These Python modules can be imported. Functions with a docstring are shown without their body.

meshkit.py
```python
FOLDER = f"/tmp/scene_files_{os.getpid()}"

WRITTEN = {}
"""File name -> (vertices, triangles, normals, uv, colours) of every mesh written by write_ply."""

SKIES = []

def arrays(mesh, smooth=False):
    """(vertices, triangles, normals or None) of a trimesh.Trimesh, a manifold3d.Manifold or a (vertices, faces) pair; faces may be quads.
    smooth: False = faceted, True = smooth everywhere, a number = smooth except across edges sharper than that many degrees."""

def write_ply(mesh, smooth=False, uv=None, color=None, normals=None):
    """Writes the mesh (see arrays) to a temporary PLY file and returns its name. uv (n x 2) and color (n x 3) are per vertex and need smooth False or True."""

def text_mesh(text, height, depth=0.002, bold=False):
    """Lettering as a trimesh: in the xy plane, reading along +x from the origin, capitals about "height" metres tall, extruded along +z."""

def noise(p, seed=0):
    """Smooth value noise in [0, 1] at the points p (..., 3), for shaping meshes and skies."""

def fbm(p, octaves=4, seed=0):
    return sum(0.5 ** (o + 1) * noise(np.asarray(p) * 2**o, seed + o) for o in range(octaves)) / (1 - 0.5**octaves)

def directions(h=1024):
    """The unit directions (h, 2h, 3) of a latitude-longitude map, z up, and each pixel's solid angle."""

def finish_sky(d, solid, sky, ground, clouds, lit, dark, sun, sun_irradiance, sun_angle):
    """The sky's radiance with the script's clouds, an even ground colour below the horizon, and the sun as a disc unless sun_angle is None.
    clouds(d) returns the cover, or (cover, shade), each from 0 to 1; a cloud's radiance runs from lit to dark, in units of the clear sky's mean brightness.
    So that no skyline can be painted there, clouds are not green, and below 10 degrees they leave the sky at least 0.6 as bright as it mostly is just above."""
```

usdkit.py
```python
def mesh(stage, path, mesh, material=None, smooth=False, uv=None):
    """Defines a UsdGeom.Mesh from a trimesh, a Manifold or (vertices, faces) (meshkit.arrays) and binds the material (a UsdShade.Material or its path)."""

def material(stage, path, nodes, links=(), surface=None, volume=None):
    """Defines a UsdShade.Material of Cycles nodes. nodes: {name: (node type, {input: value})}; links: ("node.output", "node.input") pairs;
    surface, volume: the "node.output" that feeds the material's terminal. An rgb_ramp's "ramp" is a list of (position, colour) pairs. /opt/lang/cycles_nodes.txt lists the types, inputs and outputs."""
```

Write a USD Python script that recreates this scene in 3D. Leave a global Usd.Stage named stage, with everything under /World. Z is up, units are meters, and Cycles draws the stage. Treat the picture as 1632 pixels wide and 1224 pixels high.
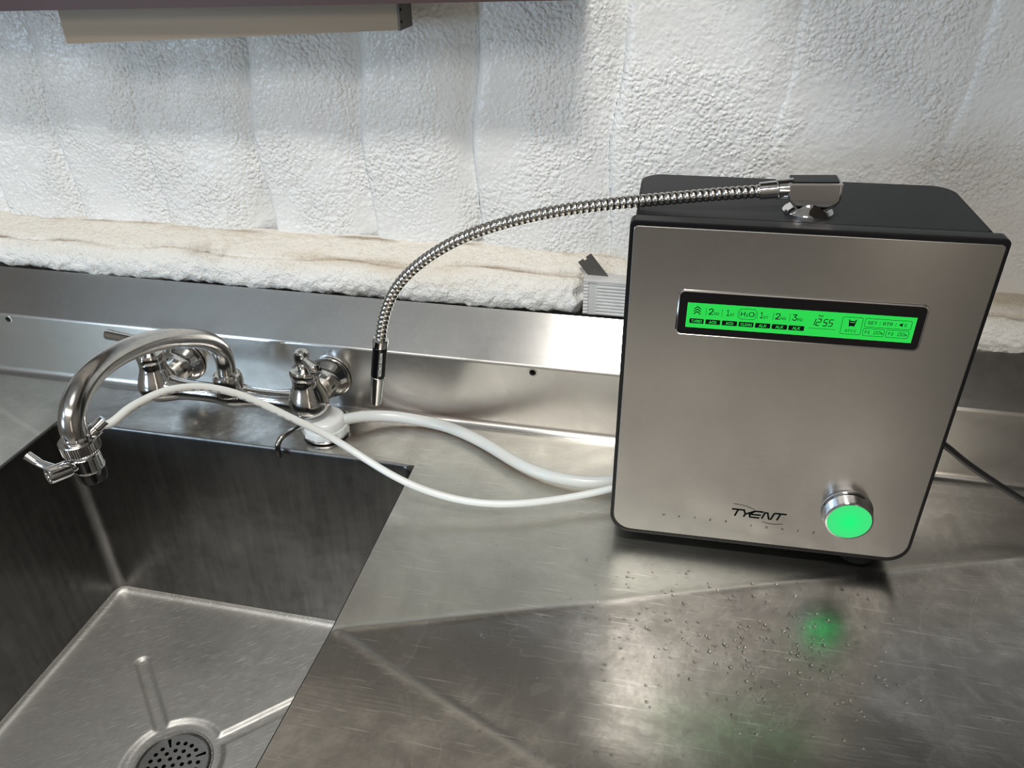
import math
import numpy as np, trimesh, manifold3d as m3
from shapely.geometry import Polygon, Point, box as sbox
from shapely.ops import unary_union
from pxr import Usd, UsdGeom, UsdLux, UsdShade, Gf, Sdf, Vt
import usdkit, meshkit

stage = Usd.Stage.CreateInMemory()
UsdGeom.SetStageUpAxis(stage, 'Z'); UsdGeom.SetStageMetersPerUnit(stage, 1.0)
UsdGeom.Xform.Define(stage, '/World')

# ------------------------------------------------------------------ camera, lights, exposure
CAM = (0.0, -0.8266, 0.5821); YAW, PITCH, ROLL, FPX = -0.2226, 0.5454, -0.0135, 1267.85
EXPOSURE = 0.18
LAMP_A = dict(pos=(-0.12, -1.0, 2.0), size=(0.40, 0.20), rot=(0, 0, 0), color=(1.0, 0.97, 0.91), power=92.0)
DAYLIGHT = dict(pos=(-2.55, -2.95, 0.50), size=(1.0, 0.6), rot=None, color=(0.60, 0.80, 1.0), power=18.0)
STREAK_STRIP = dict(pos=(1.28, -3.5, 0.4), size=(0.14, 1.8), rot=(90, 0, 0), color=(1.0, 0.9, 0.74), power=5.0)  # added unseen strip light, makes the streak on the steel front
SPLASH_FILL = dict(pos=(-2.55, -2.95, 1.75), size=(1.0, 0.5), rot=None, color=(0.62, 0.81, 1.0), power=6.5)  # added unseen high light, brightens the lower left splash
ROOM_LAMPS = [dict(pos=(-0.2, -2.7, 2.08), size=(3.0, 1.2), rot=(0, 0, 0), color=(1.0, 0.95, 0.88), power=3.6)]


def cam_setup():
    cy, sy, cp, sp, cr, sr = math.cos(YAW), math.sin(YAW), math.cos(PITCH), math.sin(PITCH), math.cos(ROLL), math.sin(ROLL)
    f = np.array([sy * cp, cy * cp, -sp]); r = np.array([cy, -sy, 0.0]); u = np.cross(r, f)
    r2, u2 = cr * r + sr * u, -sr * r + cr * u
    m = Gf.Matrix4d(*[float(x) for x in (*r2, 0, *u2, 0, *(-f), 0, *CAM, 1)])
    c = UsdGeom.Camera.Define(stage, '/World/Camera')
    c.AddTransformOp().Set(m)
    c.CreateHorizontalApertureAttr(36.0); c.CreateVerticalApertureAttr(27.0)
    c.CreateFocalLengthAttr(36.0 * FPX / 1632)
    c.CreateFStopAttr(0.0); c.CreateFocusDistanceAttr(0.8)
    c.CreateClippingRangeAttr(Gf.Vec2f(0.05, 100))
    c.CreateExposureAttr(EXPOSURE)


cam_setup()


def rect_light(name, d):
    l = UsdLux.RectLight.Define(stage, '/World/Lights/' + name)
    l.CreateWidthAttr(d['size'][0]); l.CreateHeightAttr(d['size'][1])
    l.CreateIntensityAttr(d['power']); l.CreateColorAttr(Gf.Vec3f(*d['color']))
    p = d['pos']
    if d['rot'] is None:        # the window and the added splash fill: face into the room, towards the sink
        fwd = np.array([0.65, 0.76, -0.25 if p[2] > 1 else 0.0]); fwd /= np.linalg.norm(fwd)
        z = -fwd; x = np.cross([0, 0, 1.0], z); y = np.cross(z, x)
        l.AddTransformOp().Set(Gf.Matrix4d(*[float(v) for v in (*x, 0, *y, 0, *z, 0, *p, 1)]))
    else:
        l.AddTranslateOp().Set(Gf.Vec3d(*p)); l.AddRotateXYZOp().Set(Gf.Vec3f(*d['rot']))


UsdGeom.Scope.Define(stage, '/World/Lights')
rect_light('overhead_lamp', LAMP_A)
rect_light('window_daylight', DAYLIGHT)
rect_light('added_streak_light', STREAK_STRIP)
rect_light('added_splash_fill', SPLASH_FILL)
for i, d in enumerate(ROOM_LAMPS):
    rect_light('room_lamp_%d' % i, d)

# ------------------------------------------------------------------ scene helpers
used = {}


def free(parent, name):
    k = parent + '/' + name; n = used.get(k, 0); used[k] = n + 1
    return k if n == 0 else '%s_%03d' % (k, n)


def tag(prim, label=None, cat=None, group=None, kind=None):
    for k, v in (('label', label), ('category', cat), ('group', group), ('kind', kind)):
        if v: prim.SetCustomDataByKey(k, v)
    return prim


ORIGIN = {}


def thing(name, label, cat, loc=(0, 0, 0), yaw=0.0, kind=None, group=None):
    path = free('/World', name)
    x = UsdGeom.Xform.Define(stage, path); x.AddTranslateOp().Set(Gf.Vec3d(*loc))
    if yaw: x.AddRotateZOp().Set(math.degrees(yaw))
    ORIGIN[path] = np.array(loc, float)
    tag(x.GetPrim(), label, cat, group, kind)
    return path


def part(parent, name, mesh, mat, smooth=35, label=None, kind=None, local=False):
    """Mesh in world coordinates (or in the thing's own when local) becomes one prim under parent."""
    v, f, n = meshkit.arrays(mesh, smooth)
    root = '/'.join(parent.split('/')[:3])
    if not local: v = v - ORIGIN[root]
    path = free(parent, name)
    m = usdkit.mesh(stage, path, (v, f), MAT[mat])
    if n is not None:
        m.CreateNormalsAttr(Vt.Vec3fArray.FromNumpy(n.astype(np.float32)))
        m.SetNormalsInterpolation('vertex')
    tag(m.GetPrim(), label, None, None, kind)
    return path


def solo(name, mesh, mat, label=None, cat=None, kind=None, smooth=35):
    v, f, n = meshkit.arrays(mesh, smooth)
    path = free('/World', name)
    m = usdkit.mesh(stage, path, mesh, MAT[mat], smooth=smooth)
    tag(m.GetPrim(), label, cat, None, kind)
    return path


# ------------------------------------------------------------------ shape helpers
cat_ = trimesh.util.concatenate


def grid_mesh(V):
    """V: (n, m, 3) points -> trimesh."""
    n, m = V.shape[:2]
    i, j = np.meshgrid(np.arange(n - 1), np.arange(m - 1), indexing='ij')
    q = np.stack([i * m + j, (i + 1) * m + j, (i + 1) * m + j + 1, i * m + j + 1], -1).reshape(-1, 4)
    return trimesh.Trimesh(V.reshape(-1, 3), np.vstack([q[:, [0, 1, 2]], q[:, [0, 2, 3]]]), process=False)


def flip(m):
    return trimesh.Trimesh(m.vertices, m.faces[:, ::-1], process=False)


def catmull(P, n):
    """Smooth resampling of control points to n points by arc length."""
    from scipy.interpolate import CubicSpline
    P = np.asarray(P, float); d = np.r_[0, np.cumsum(np.sqrt(np.linalg.norm(np.diff(P, axis=0), axis=1)))]
    cs = CubicSpline(d, P); Q = cs(np.linspace(0, d[-1], 600))
    s = np.r_[0, np.cumsum(np.linalg.norm(np.diff(Q, axis=0), axis=1))]
    t = np.linspace(0, s[-1], n)
    return np.stack([np.interp(t, s, Q[:, k]) for k in range(3)], 1), s[-1]


def frames(P):
    T = np.gradient(P, axis=0); T /= np.linalg.norm(T, axis=1, keepdims=True)
    a = np.cross(T[0], [0.3, 0.2, 0.93]); a /= np.linalg.norm(a)
    A = [a]
    for k in range(1, len(P)):
        a = A[-1] - T[k] * (A[-1] @ T[k]); A.append(a / np.linalg.norm(a))
    A = np.array(A)
    return T, A, np.cross(T, A)


def sweep(P, r, sides=24, caps=True):
    P = np.asarray(P, float); r = np.broadcast_to(r, (len(P),))
    T, A, B = frames(P); th = np.arange(sides) * 2 * np.pi / sides
    V = P[:, None] + r[:, None, None] * (np.cos(th)[None, :, None] * A[:, None] + np.sin(th)[None, :, None] * B[:, None])
    n = len(P); v = V.reshape(-1, 3); F = []
    i, j = np.meshgrid(np.arange(n - 1), np.arange(sides), indexing='ij')
    a, b, c, d = i * sides + j, i * sides + (j + 1) % sides, (i + 1) * sides + (j + 1) % sides, (i + 1) * sides + j
    q = np.stack([a, b, c, d], -1).reshape(-1, 4)
    F = [q[:, [0, 1, 2]], q[:, [0, 2, 3]]]
    if caps:
        v = np.vstack([v, P[0], P[-1]]); k = np.arange(sides); k2 = (k + 1) % sides
        F.append(np.stack([np.full(sides, len(v) - 2), k2, k], 1)); F.append(np.stack([np.full(sides, len(v) - 1), (n - 1) * sides + k, (n - 1) * sides + k2], 1))
    return trimesh.Trimesh(v, np.vstack(F), process=False)


def lathe(profile, origin=(0, 0, 0), axis=(0, 0, 1), sides=40, knurl=None, caps=True):
    """profile: (r, h) pairs from bottom to top along axis."""
    prof = np.asarray(profile, float); z = np.asarray(axis, float); z /= np.linalg.norm(z)
    x = np.cross([0, 1.0, 0] if abs(z[1]) < 0.9 else [1.0, 0, 0], z); x /= np.linalg.norm(x); y = np.cross(z, x)
    th = np.arange(sides) * 2 * np.pi / sides
    R = np.repeat(prof[:, :1], sides, 1)
    if knurl is not None: R = R + knurl(prof, th)
    V = np.asarray(origin, float) + R[..., None] * (np.cos(th)[None, :, None] * x + np.sin(th)[None, :, None] * y) + prof[:, 1][:, None, None] * z
    n = len(prof); v = V.reshape(-1, 3)
    i, j = np.meshgrid(np.arange(n - 1), np.arange(sides), indexing='ij')
    q = np.stack([i * sides + j, i * sides + (j + 1) % sides, (i + 1) * sides + (j + 1) % sides, (i + 1) * sides + j], -1).reshape(-1, 4)
    F = [q[:, [0, 1, 2]], q[:, [0, 2, 3]]]; k = np.arange(sides); k2 = (k + 1) % sides
    if not caps: return trimesh.Trimesh(v, np.vstack(F), process=False)
    v = np.vstack([v, np.asarray(origin) + prof[0, 1] * z, np.asarray(origin) + prof[-1, 1] * z])
    F.append(np.stack([np.full(sides, len(v) - 2), k2, k], 1)); F.append(np.stack([np.full(sides, len(v) - 1), (n - 1) * sides + k, (n - 1) * sides + k2], 1))
    return trimesh.Trimesh(v, np.vstack(F), process=False)


def man(mesh):
    mesh = trimesh.Trimesh(mesh.vertices, mesh.faces, process=True)
    if mesh.volume < 0: mesh.invert()
    return m3.Manifold(m3.Mesh(np.asarray(mesh.vertices, np.float32), np.asarray(mesh.faces, np.uint32)))


def tri(man_):
    m = man_.to_mesh(); return trimesh.Trimesh(m.vert_properties[:, :3], m.tri_verts, process=False)


def rbox(lo, hi, r=0.002, n=10):
    lo, hi = np.array(lo, float) + r, np.array(hi, float) - r
    pts = []
    s = trimesh.creation.icosphere(1 if n < 12 else 2, r)
    for c in np.ndindex(2, 2, 2):
        pts.append(s.vertices + np.where(np.array(c) == 1, hi, lo))
    return trimesh.convex.convex_hull(np.vstack(pts))


def cbox(lo, hi):
    lo, hi = np.array(lo, float), np.array(hi, float)
    return trimesh.creation.box(hi - lo, trimesh.transformations.translation_matrix((lo + hi) / 2))


def rrect(u0, v0, u1, v1, r, n=8):
    """rounded rectangle outline; r one radius or (bl, br, tr, tl)."""
    r = np.broadcast_to(r, (4,)).astype(float); P = []
    for (cx, cy, a0, k) in ((u0 + r[0], v0 + r[0], 180, 0), (u1 - r[1], v0 + r[1], 270, 1), (u1 - r[2], v1 - r[2], 0, 2), (u0 + r[3], v1 - r[3], 90, 3)):
        a = np.radians(np.linspace(a0, a0 + 90, n + 1))
        P.append(np.stack([cx + r[k] * np.cos(a), cy + r[k] * np.sin(a)], 1))
    return np.vstack(P)


def prism(poly, d0, d1, plane='xz', bevel=0.0):
    """extrude polygon (shapely or outline); plane 'xz': polygon in x,z and depth along y from d0 to d1; 'xy': depth along z; 'yz': depth along x."""
    if not hasattr(poly, 'geom_type'): poly = Polygon(poly)
    ms = []
    for g in getattr(poly, 'geoms', [poly]):
        if bevel > 0:
            b = bevel; lay = [(0, -b), (b * 0.3, -b * 0.3), (b, 0)]
            m = None
            ms2 = [trimesh.creation.extrude_polygon(g.buffer(-b), d1 - d0, engine='earcut')]
            a = trimesh.creation.extrude_polygon(g, d1 - d0 - 2 * b, engine='earcut'); a.apply_translation([0, 0, b]); ms2.append(a)
            a = trimesh.creation.extrude_polygon(g.buffer(-b * 0.3), d1 - d0 - 0.6 * b, engine='earcut'); a.apply_translation([0, 0, 0.3 * b]); ms2.append(a)
            ms.append(trimesh.convex.convex_hull(np.vstack([q.vertices for q in ms2])))
        else:
            ms.append(trimesh.creation.extrude_polygon(g, d1 - d0, engine='earcut'))
    m = cat_(ms); v = m.vertices.copy(); v[:, 2] += d0
    if plane == 'xz': v = v[:, [0, 2, 1]]; m = trimesh.Trimesh(v, m.faces[:, ::-1], process=False)
    elif plane == 'yz': v = v[:, [2, 0, 1]]; m = trimesh.Trimesh(v, m.faces, process=False)
    else: m = trimesh.Trimesh(v, m.faces, process=False)
    return m


def ring_between(outer, inner, d0, d1, plane='xz'):
    return prism(Polygon(outer, [inner]), d0, d1, plane)


# ------------------------------------------------------------------ materials
UsdGeom.Scope.Define(stage, '/World/Looks')
MAT = {}


def mat(name, nodes, links=(), surface='p.BSDF'):
    MAT[name] = usdkit.material(stage, '/World/Looks/' + name, nodes, links, surface=surface)


def plain(name, color, rough=0.5, metal=0.0, **kw):
    mat(name, {'p': ('principled_bsdf', dict(base_color=color, roughness=rough, metallic=metal, **kw))})


plain('black_plastic', (0.008, 0.009, 0.010), 0.5, specular_ior_level=0.35)
plain('black_frame', (0.004, 0.004, 0.005), 0.35, specular_ior_level=0.3)
plain('gloss_black', (0.004, 0.004, 0.005), 0.08)
plain('rubber', (0.004, 0.004, 0.004), 0.8, specular_ior_level=0.15)
plain('ink', (0.003, 0.005, 0.004), 0.8, specular_ior_level=0.1)
plain('white_ink', (0.75, 0.76, 0.78), 0.5)
plain('grey_ink', (0.09, 0.09, 0.09), 0.5)
plain('chrome', (0.74, 0.74, 0.75), 0.05, 1.0)
plain('dark_hole', (0.004, 0.004, 0.004), 0.8)
plain('cord_black', (0.008, 0.008, 0.009), 0.28)
plain('maroon_wood', (0.05, 0.022, 0.020), 0.5)
plain('end_grey', (0.10, 0.09, 0.078), 0.55)
plain('blade_steel', (0.16, 0.155, 0.15), 0.45, 0.85)
plain('lit_green', (0.02, 0.2, 0.06), 0.25, emission_color=(0.004, 0.62, 0.10), emission_strength=1.0)
mat('button_glow', {'g': ('texture_coordinate', {}), 'n': ('vector_math', {'math_type': 'length'}), 'r': ('map_range', dict(from_min=0.0, from_max=0.02, to_min=0.0, to_max=1.0, clamp=True)),
    'c': ('mix_color', dict(a=(0.0, 0.80, 0.17), b=(0.05, 0.62, 0.18))), 'p': ('principled_bsdf', dict(base_color=(0.005, 0.05, 0.015), roughness=0.4, specular_ior_level=0.12, emission_strength=1.0))},
    [('g.object', 'n.vector1'), ('n.value', 'r.value'), ('r.result', 'c.fac'), ('c.result', 'p.emission_color')])
mat('screen_green', {'p': ('principled_bsdf', dict(base_color=(0.006, 0.04, 0.01), roughness=0.35, specular_ior_level=0.2, emission_color=(0.016, 0.56, 0.062), emission_strength=1.0))})

mat('foam', {
    'g': ('geometry', {}),
    'wn': ('noise_texture', dict(scale=90.0, detail=1.0)), 'ws': ('vector_math', dict(math_type='scale', scale=0.006)), 'wa': ('vector_math', dict(math_type='add')),
    'v': ('voronoi_texture', dict(feature='smooth_f1', scale=215.0, smoothness=0.6, randomness=1.0)),
    'v2': ('noise_texture', dict(scale=420.0, detail=1.0)),
    'am': ('noise_texture', dict(scale=13.0, detail=2.0)), 'ar': ('map_range', dict(from_min=0.36, from_max=0.64, to_min=0.25, to_max=1.25, clamp=True)),
    'hm': ('math', dict(math_type='multiply_add', value2=-1.0, value3=1.0)), 'h2': ('math', dict(math_type='multiply_add', value2=0.35)), 'h': ('math', dict(math_type='multiply')),
    'n3': ('noise_texture', dict(scale=5.0, detail=3.0)),
    'r': ('rgb_ramp', dict(ramp=[(0.35, (0.78, 0.78, 0.765)), (0.65, (0.85, 0.85, 0.84))])),
    'b1': ('bump', dict(strength=1.0, distance=0.0021)),
    'p': ('principled_bsdf', dict(roughness=0.30))},
    [('g.position', 'wn.vector'), ('wn.color', 'ws.vector1'), ('g.position', 'wa.vector1'), ('ws.vector', 'wa.vector2'), ('wa.vector', 'v.vector'), ('g.position', 'v2.vector'), ('g.position', 'am.vector'), ('am.fac', 'ar.value'),
     ('v.distance', 'hm.value1'), ('v2.fac', 'h2.value1'), ('hm.value', 'h2.value3'), ('h2.value', 'h.value1'), ('ar.result', 'h.value2'), ('h.value', 'b1.height'), ('b1.normal', 'p.normal'),
     ('g.position', 'n3.vector'), ('n3.fac', 'r.fac'), ('r.color', 'p.base_color')])
# the spilled band at the wall's foot: yellowed in the middle, rusty here and there, white low down
mat('foam_beige', {
    'g': ('geometry', {}), 'x': ('separate_xyz', {}),
    'n1': ('noise_texture', dict(scale=210.0, detail=2.0, roughness=0.6)),
    'ms': ('mapping', dict(scale=(5.0, 18.0, 34.0))), 'n2': ('noise_texture', dict(scale=1.0, detail=5.0, roughness=0.6)),
    'n3': ('noise_texture', dict(scale=60.0, detail=3.0)),
    'off': ('math', dict(math_type='multiply_add', value2=0.022, value3=-0.011)),
    'z': ('math', dict(math_type='add')),
    'zr': ('map_range', dict(from_min=0.168, from_max=0.190, to_min=0.0, to_max=1.0, clamp=True)),
    'c': ('mix_color', dict(a=(0.82, 0.82, 0.80), b=(0.80, 0.755, 0.68))),
    'sr': ('rgb_ramp', dict(ramp=[(0.50, (0, 0, 0)), (0.66, (1, 1, 1))])),
    'sm': ('math', dict(math_type='multiply')), 'sm2': ('math', dict(math_type='multiply', value2=0.42)),
    'c2': ('mix_color', dict(b=(0.46, 0.33, 0.18))), 'ck': ('attribute', dict(attribute='crack')), 'c5': ('mix_color', dict(b=(0.22, 0.14, 0.07))),
    'b1': ('bump', dict(strength=0.9, distance=0.0035)), 'b2': ('bump', dict(strength=0.5, distance=0.006)),
    'p': ('principled_bsdf', dict(roughness=0.5))},
    [('g.position', 'x.vector'), ('g.position', 'n1.vector'), ('g.position', 'ms.vector'), ('ms.vector', 'n2.vector'), ('g.position', 'n3.vector'), ('n2.fac', 'off.value1'), ('x.z', 'z.value1'), ('off.value', 'z.value2'),
     ('z.value', 'zr.value'), ('zr.result', 'c.fac'), ('n2.fac', 'sr.fac'), ('sr.color', 'sm.value1'), ('zr.result', 'sm.value2'), ('sm.value', 'sm2.value1'), ('sm2.value', 'c2.fac'), ('c.result', 'c2.a'),
     ('c2.result', 'c5.a'), ('ck.fac', 'c5.fac'), ('c5.result', 'p.base_color'), ('n3.fac', 'b2.height'), ('b2.normal', 'b1.normal'), ('n1.fac', 'b1.height'), ('b1.normal', 'p.normal')])


def steel(name, lo, hi, r0, r1, stain=4.0, streak=(6.0, 260.0, 260.0), bump=0.08, aniso=0.0, tangent=None, rot=(0, 0, 0), warm=1.0, drip=0.0, scratch=0.0):
    nodes = {
        'g': ('geometry', {}), 'm': ('mapping', dict(scale=streak, rotation=rot)),
        'n1': ('noise_texture', dict(scale=stain, detail=5.0, roughness=0.6, distortion=0.8)),
        'n2': ('noise_texture', dict(scale=1.0, detail=3.0, roughness=0.6)),
        'n4': ('noise_texture', dict(scale=stain * 7, detail=4.0, roughness=0.65)),
        'mx': ('mix_float', dict(fac=0.35)),
        'r': ('rgb_ramp', dict(ramp=[(0.30, (lo, lo * (0.5 + 0.5 * warm) * 0.985, lo * warm * 0.955)), (0.70, (hi, hi * 0.985, hi * 0.955))])),
        'rr': ('map_range', dict(from_min=0.3, from_max=0.7, to_min=r1, to_max=r0, clamp=True)),
        'b': ('bump', dict(strength=bump, distance=0.001)),
        'p': ('principled_bsdf', dict(metallic=1.0, anisotropic=aniso))}
    links = [('g.position', 'm.vector'), ('g.position', 'n1.vector'), ('g.position', 'n4.vector'), ('m.vector', 'n2.vector'), ('n1.fac', 'mx.a'), ('n4.fac', 'mx.b'), ('mx.result', 'r.fac'), ('r.color', 'p.base_color'),
             ('mx.result', 'rr.value'), ('rr.result', 'p.roughness'), ('n2.fac', 'b.height'), ('b.normal', 'p.normal')]
    if drip:        # runs and drips, long in z
        nodes['dm'] = ('mapping', dict(scale=(85.0, 85.0, 7.0))); nodes['dn'] = ('noise_texture', dict(scale=1.0, detail=3.0, roughness=0.6, distortion=0.4))
        nodes['dr'] = ('map_range', dict(from_min=0.40, from_max=0.62, to_min=-0.5 * drip, to_max=0.5 * drip, clamp=True)); nodes['da'] = ('math', dict(math_type='add'))
        links = [q for q in links if q[1] != 'r.fac'] + [('g.position', 'dm.vector'), ('dm.vector', 'dn.vector'), ('dn.fac', 'dr.value'), ('mx.result', 'da.value1'), ('dr.result', 'da.value2'), ('da.value', 'r.fac')]
    if scratch:
        nodes['sm'] = ('mapping', dict(mapping_type='texture', scale=(1 / 60.0, 1 / 640.0, 1 / 300.0), rotation=(0, 0, 0.72))); nodes['sn'] = ('noise_texture', dict(scale=1.0, detail=1.0)); nodes['sr'] = ('map_range', dict(from_min=0.60, from_max=0.70, to_min=0.0, to_max=scratch, clamp=True))
        nodes['sc'] = ('mix_color', dict(b=(0.92, 0.91, 0.88)))
        links = [q for q in links if q[1] != 'p.base_color'] + [('g.position', 'sm.vector'), ('sm.vector', 'sn.vector'), ('sn.fac', 'sr.value'), ('sr.result', 'sc.fac'), ('r.color', 'sc.a'), ('sc.result', 'p.base_color')]
    if tangent is not None:
        nodes['t'] = ('combine_xyz', dict(x=tangent[0], y=tangent[1], z=tangent[2])); links.append(('t.vector', 'p.tangent'))
    mat(name, nodes, links)


steel('steel_counter', 0.40, 0.58, 0.15, 0.28, stain=6.0, streak=(14.0, 420.0, 420.0), bump=0.12, rot=(0, 0, 0.3))
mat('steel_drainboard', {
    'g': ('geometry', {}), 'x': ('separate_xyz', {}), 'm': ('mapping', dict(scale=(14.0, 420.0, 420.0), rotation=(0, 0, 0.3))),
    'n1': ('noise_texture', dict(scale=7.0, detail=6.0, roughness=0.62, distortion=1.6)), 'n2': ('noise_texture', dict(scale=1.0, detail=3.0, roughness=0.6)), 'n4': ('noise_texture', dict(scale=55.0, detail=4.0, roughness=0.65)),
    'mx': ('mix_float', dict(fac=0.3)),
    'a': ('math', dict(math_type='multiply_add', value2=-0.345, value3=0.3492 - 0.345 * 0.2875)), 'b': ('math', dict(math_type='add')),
    'w0': ('map_range', dict(from_min=-0.002, from_max=0.004, to_min=0.0, to_max=1.0, clamp=True)), 'wx': ('map_range', dict(from_min=-0.40, from_max=-0.25, to_min=0.0, to_max=1.0, clamp=True)), 'wy': ('map_range', dict(from_min=-0.10, from_max=-0.02, to_min=1.0, to_max=0.45, clamp=True)), 'w1': ('math', dict(math_type='multiply')), 'wr': ('map_range', dict(from_min=0.02, from_max=0.27, to_min=1.0, to_max=0.1, clamp=True)), 'w3': ('math', dict(math_type='multiply')), 'la': ('math', dict(math_type='absolute')), 'lA': ('map_range', dict(from_min=0.0005, from_max=0.0048, to_min=0.42, to_max=0.0, clamp=True)), 'a2': ('math', dict(math_type='multiply_add', value2=0.435, value3=0.3492 + 0.435 * 0.2875)), 'b2': ('math', dict(math_type='add')), 'lb': ('math', dict(math_type='absolute')), 'lB': ('map_range', dict(from_min=0.0010, from_max=0.0055, to_min=0.38, to_max=0.0, clamp=True)), 'lx': ('math', dict(math_type='maximum')), 'c4': ('mix_color', dict(b=(0.78, 0.765, 0.73))), 'w2': ('math', dict(math_type='multiply')), 'wl': ('map_range', dict(from_min=-0.74, from_max=-0.82, to_min=0.0, to_max=1.0, clamp=True)), 'w': ('math', dict(math_type='maximum')), 'n5': ('noise_texture', dict(scale=5.5, detail=4.0, roughness=0.55, distortion=1.8)), 'lr': ('rgb_ramp', dict(ramp=[(0.0, (0, 0, 0)), (0.492, (0, 0, 0)), (0.50, (1, 1, 1)), (0.512, (0.15, 0.15, 0.15)), (0.56, (0, 0, 0)), (1.0, (0, 0, 0))])), 'lm': ('math', dict(math_type='multiply', value2=0.30)), 'c2': ('mix_color', dict(b=(0.66, 0.65, 0.61))), 'sm': ('mapping', dict(scale=(22.0, 640.0, 300.0), rotation=(0, 0, 0.16))), 'sn': ('noise_texture', dict(scale=1.0, detail=1.0)), 'sr': ('map_range', dict(from_min=0.67, from_max=0.74, to_min=0.0, to_max=0.5, clamp=True)), 'c3': ('mix_color', dict(b=(0.85, 0.84, 0.80))),  # masks paint reflected brightness on rear flat, left deck and fold highlights
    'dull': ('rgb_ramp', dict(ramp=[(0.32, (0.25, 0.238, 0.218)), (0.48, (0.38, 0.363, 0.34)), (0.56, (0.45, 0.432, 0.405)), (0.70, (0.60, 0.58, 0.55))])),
    'pale': ('rgb_ramp', dict(ramp=[(0.30, (0.46, 0.46, 0.42)), (0.70, (0.66, 0.655, 0.60))])),  # brighter copy of the same steel where the flats catch the light
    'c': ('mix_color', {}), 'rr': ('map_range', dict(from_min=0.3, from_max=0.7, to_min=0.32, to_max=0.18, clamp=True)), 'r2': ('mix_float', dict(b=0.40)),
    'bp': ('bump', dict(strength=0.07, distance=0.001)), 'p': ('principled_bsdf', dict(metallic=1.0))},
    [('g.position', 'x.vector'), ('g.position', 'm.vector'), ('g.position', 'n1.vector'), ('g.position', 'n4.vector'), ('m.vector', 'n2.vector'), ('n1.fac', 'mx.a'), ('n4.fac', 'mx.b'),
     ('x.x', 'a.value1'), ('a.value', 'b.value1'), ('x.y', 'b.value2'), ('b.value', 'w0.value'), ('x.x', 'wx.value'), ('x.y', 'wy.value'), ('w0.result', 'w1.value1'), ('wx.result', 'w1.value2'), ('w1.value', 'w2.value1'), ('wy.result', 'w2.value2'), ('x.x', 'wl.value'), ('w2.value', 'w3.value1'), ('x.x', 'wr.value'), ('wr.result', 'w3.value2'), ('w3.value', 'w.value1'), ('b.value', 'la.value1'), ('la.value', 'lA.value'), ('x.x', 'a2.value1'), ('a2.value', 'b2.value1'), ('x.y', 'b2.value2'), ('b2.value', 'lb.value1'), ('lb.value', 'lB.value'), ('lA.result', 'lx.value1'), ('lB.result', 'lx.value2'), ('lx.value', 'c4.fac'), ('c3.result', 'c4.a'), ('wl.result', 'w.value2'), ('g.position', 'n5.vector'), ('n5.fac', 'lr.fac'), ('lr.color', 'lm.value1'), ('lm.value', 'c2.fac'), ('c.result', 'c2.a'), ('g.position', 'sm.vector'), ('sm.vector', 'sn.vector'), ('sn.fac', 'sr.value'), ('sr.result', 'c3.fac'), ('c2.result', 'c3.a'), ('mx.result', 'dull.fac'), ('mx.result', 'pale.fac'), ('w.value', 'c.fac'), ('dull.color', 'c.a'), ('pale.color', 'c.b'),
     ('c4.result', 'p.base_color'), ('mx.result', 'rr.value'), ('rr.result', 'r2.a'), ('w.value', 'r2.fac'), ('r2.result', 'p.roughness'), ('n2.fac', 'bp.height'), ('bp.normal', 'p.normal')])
steel('steel_splash', 0.56, 0.68, 0.20, 0.27, stain=5.0, streak=(5.0, 420.0, 420.0), bump=0.04, aniso=0.8, tangent=(0.0, 0.5, 0.86))
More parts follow.
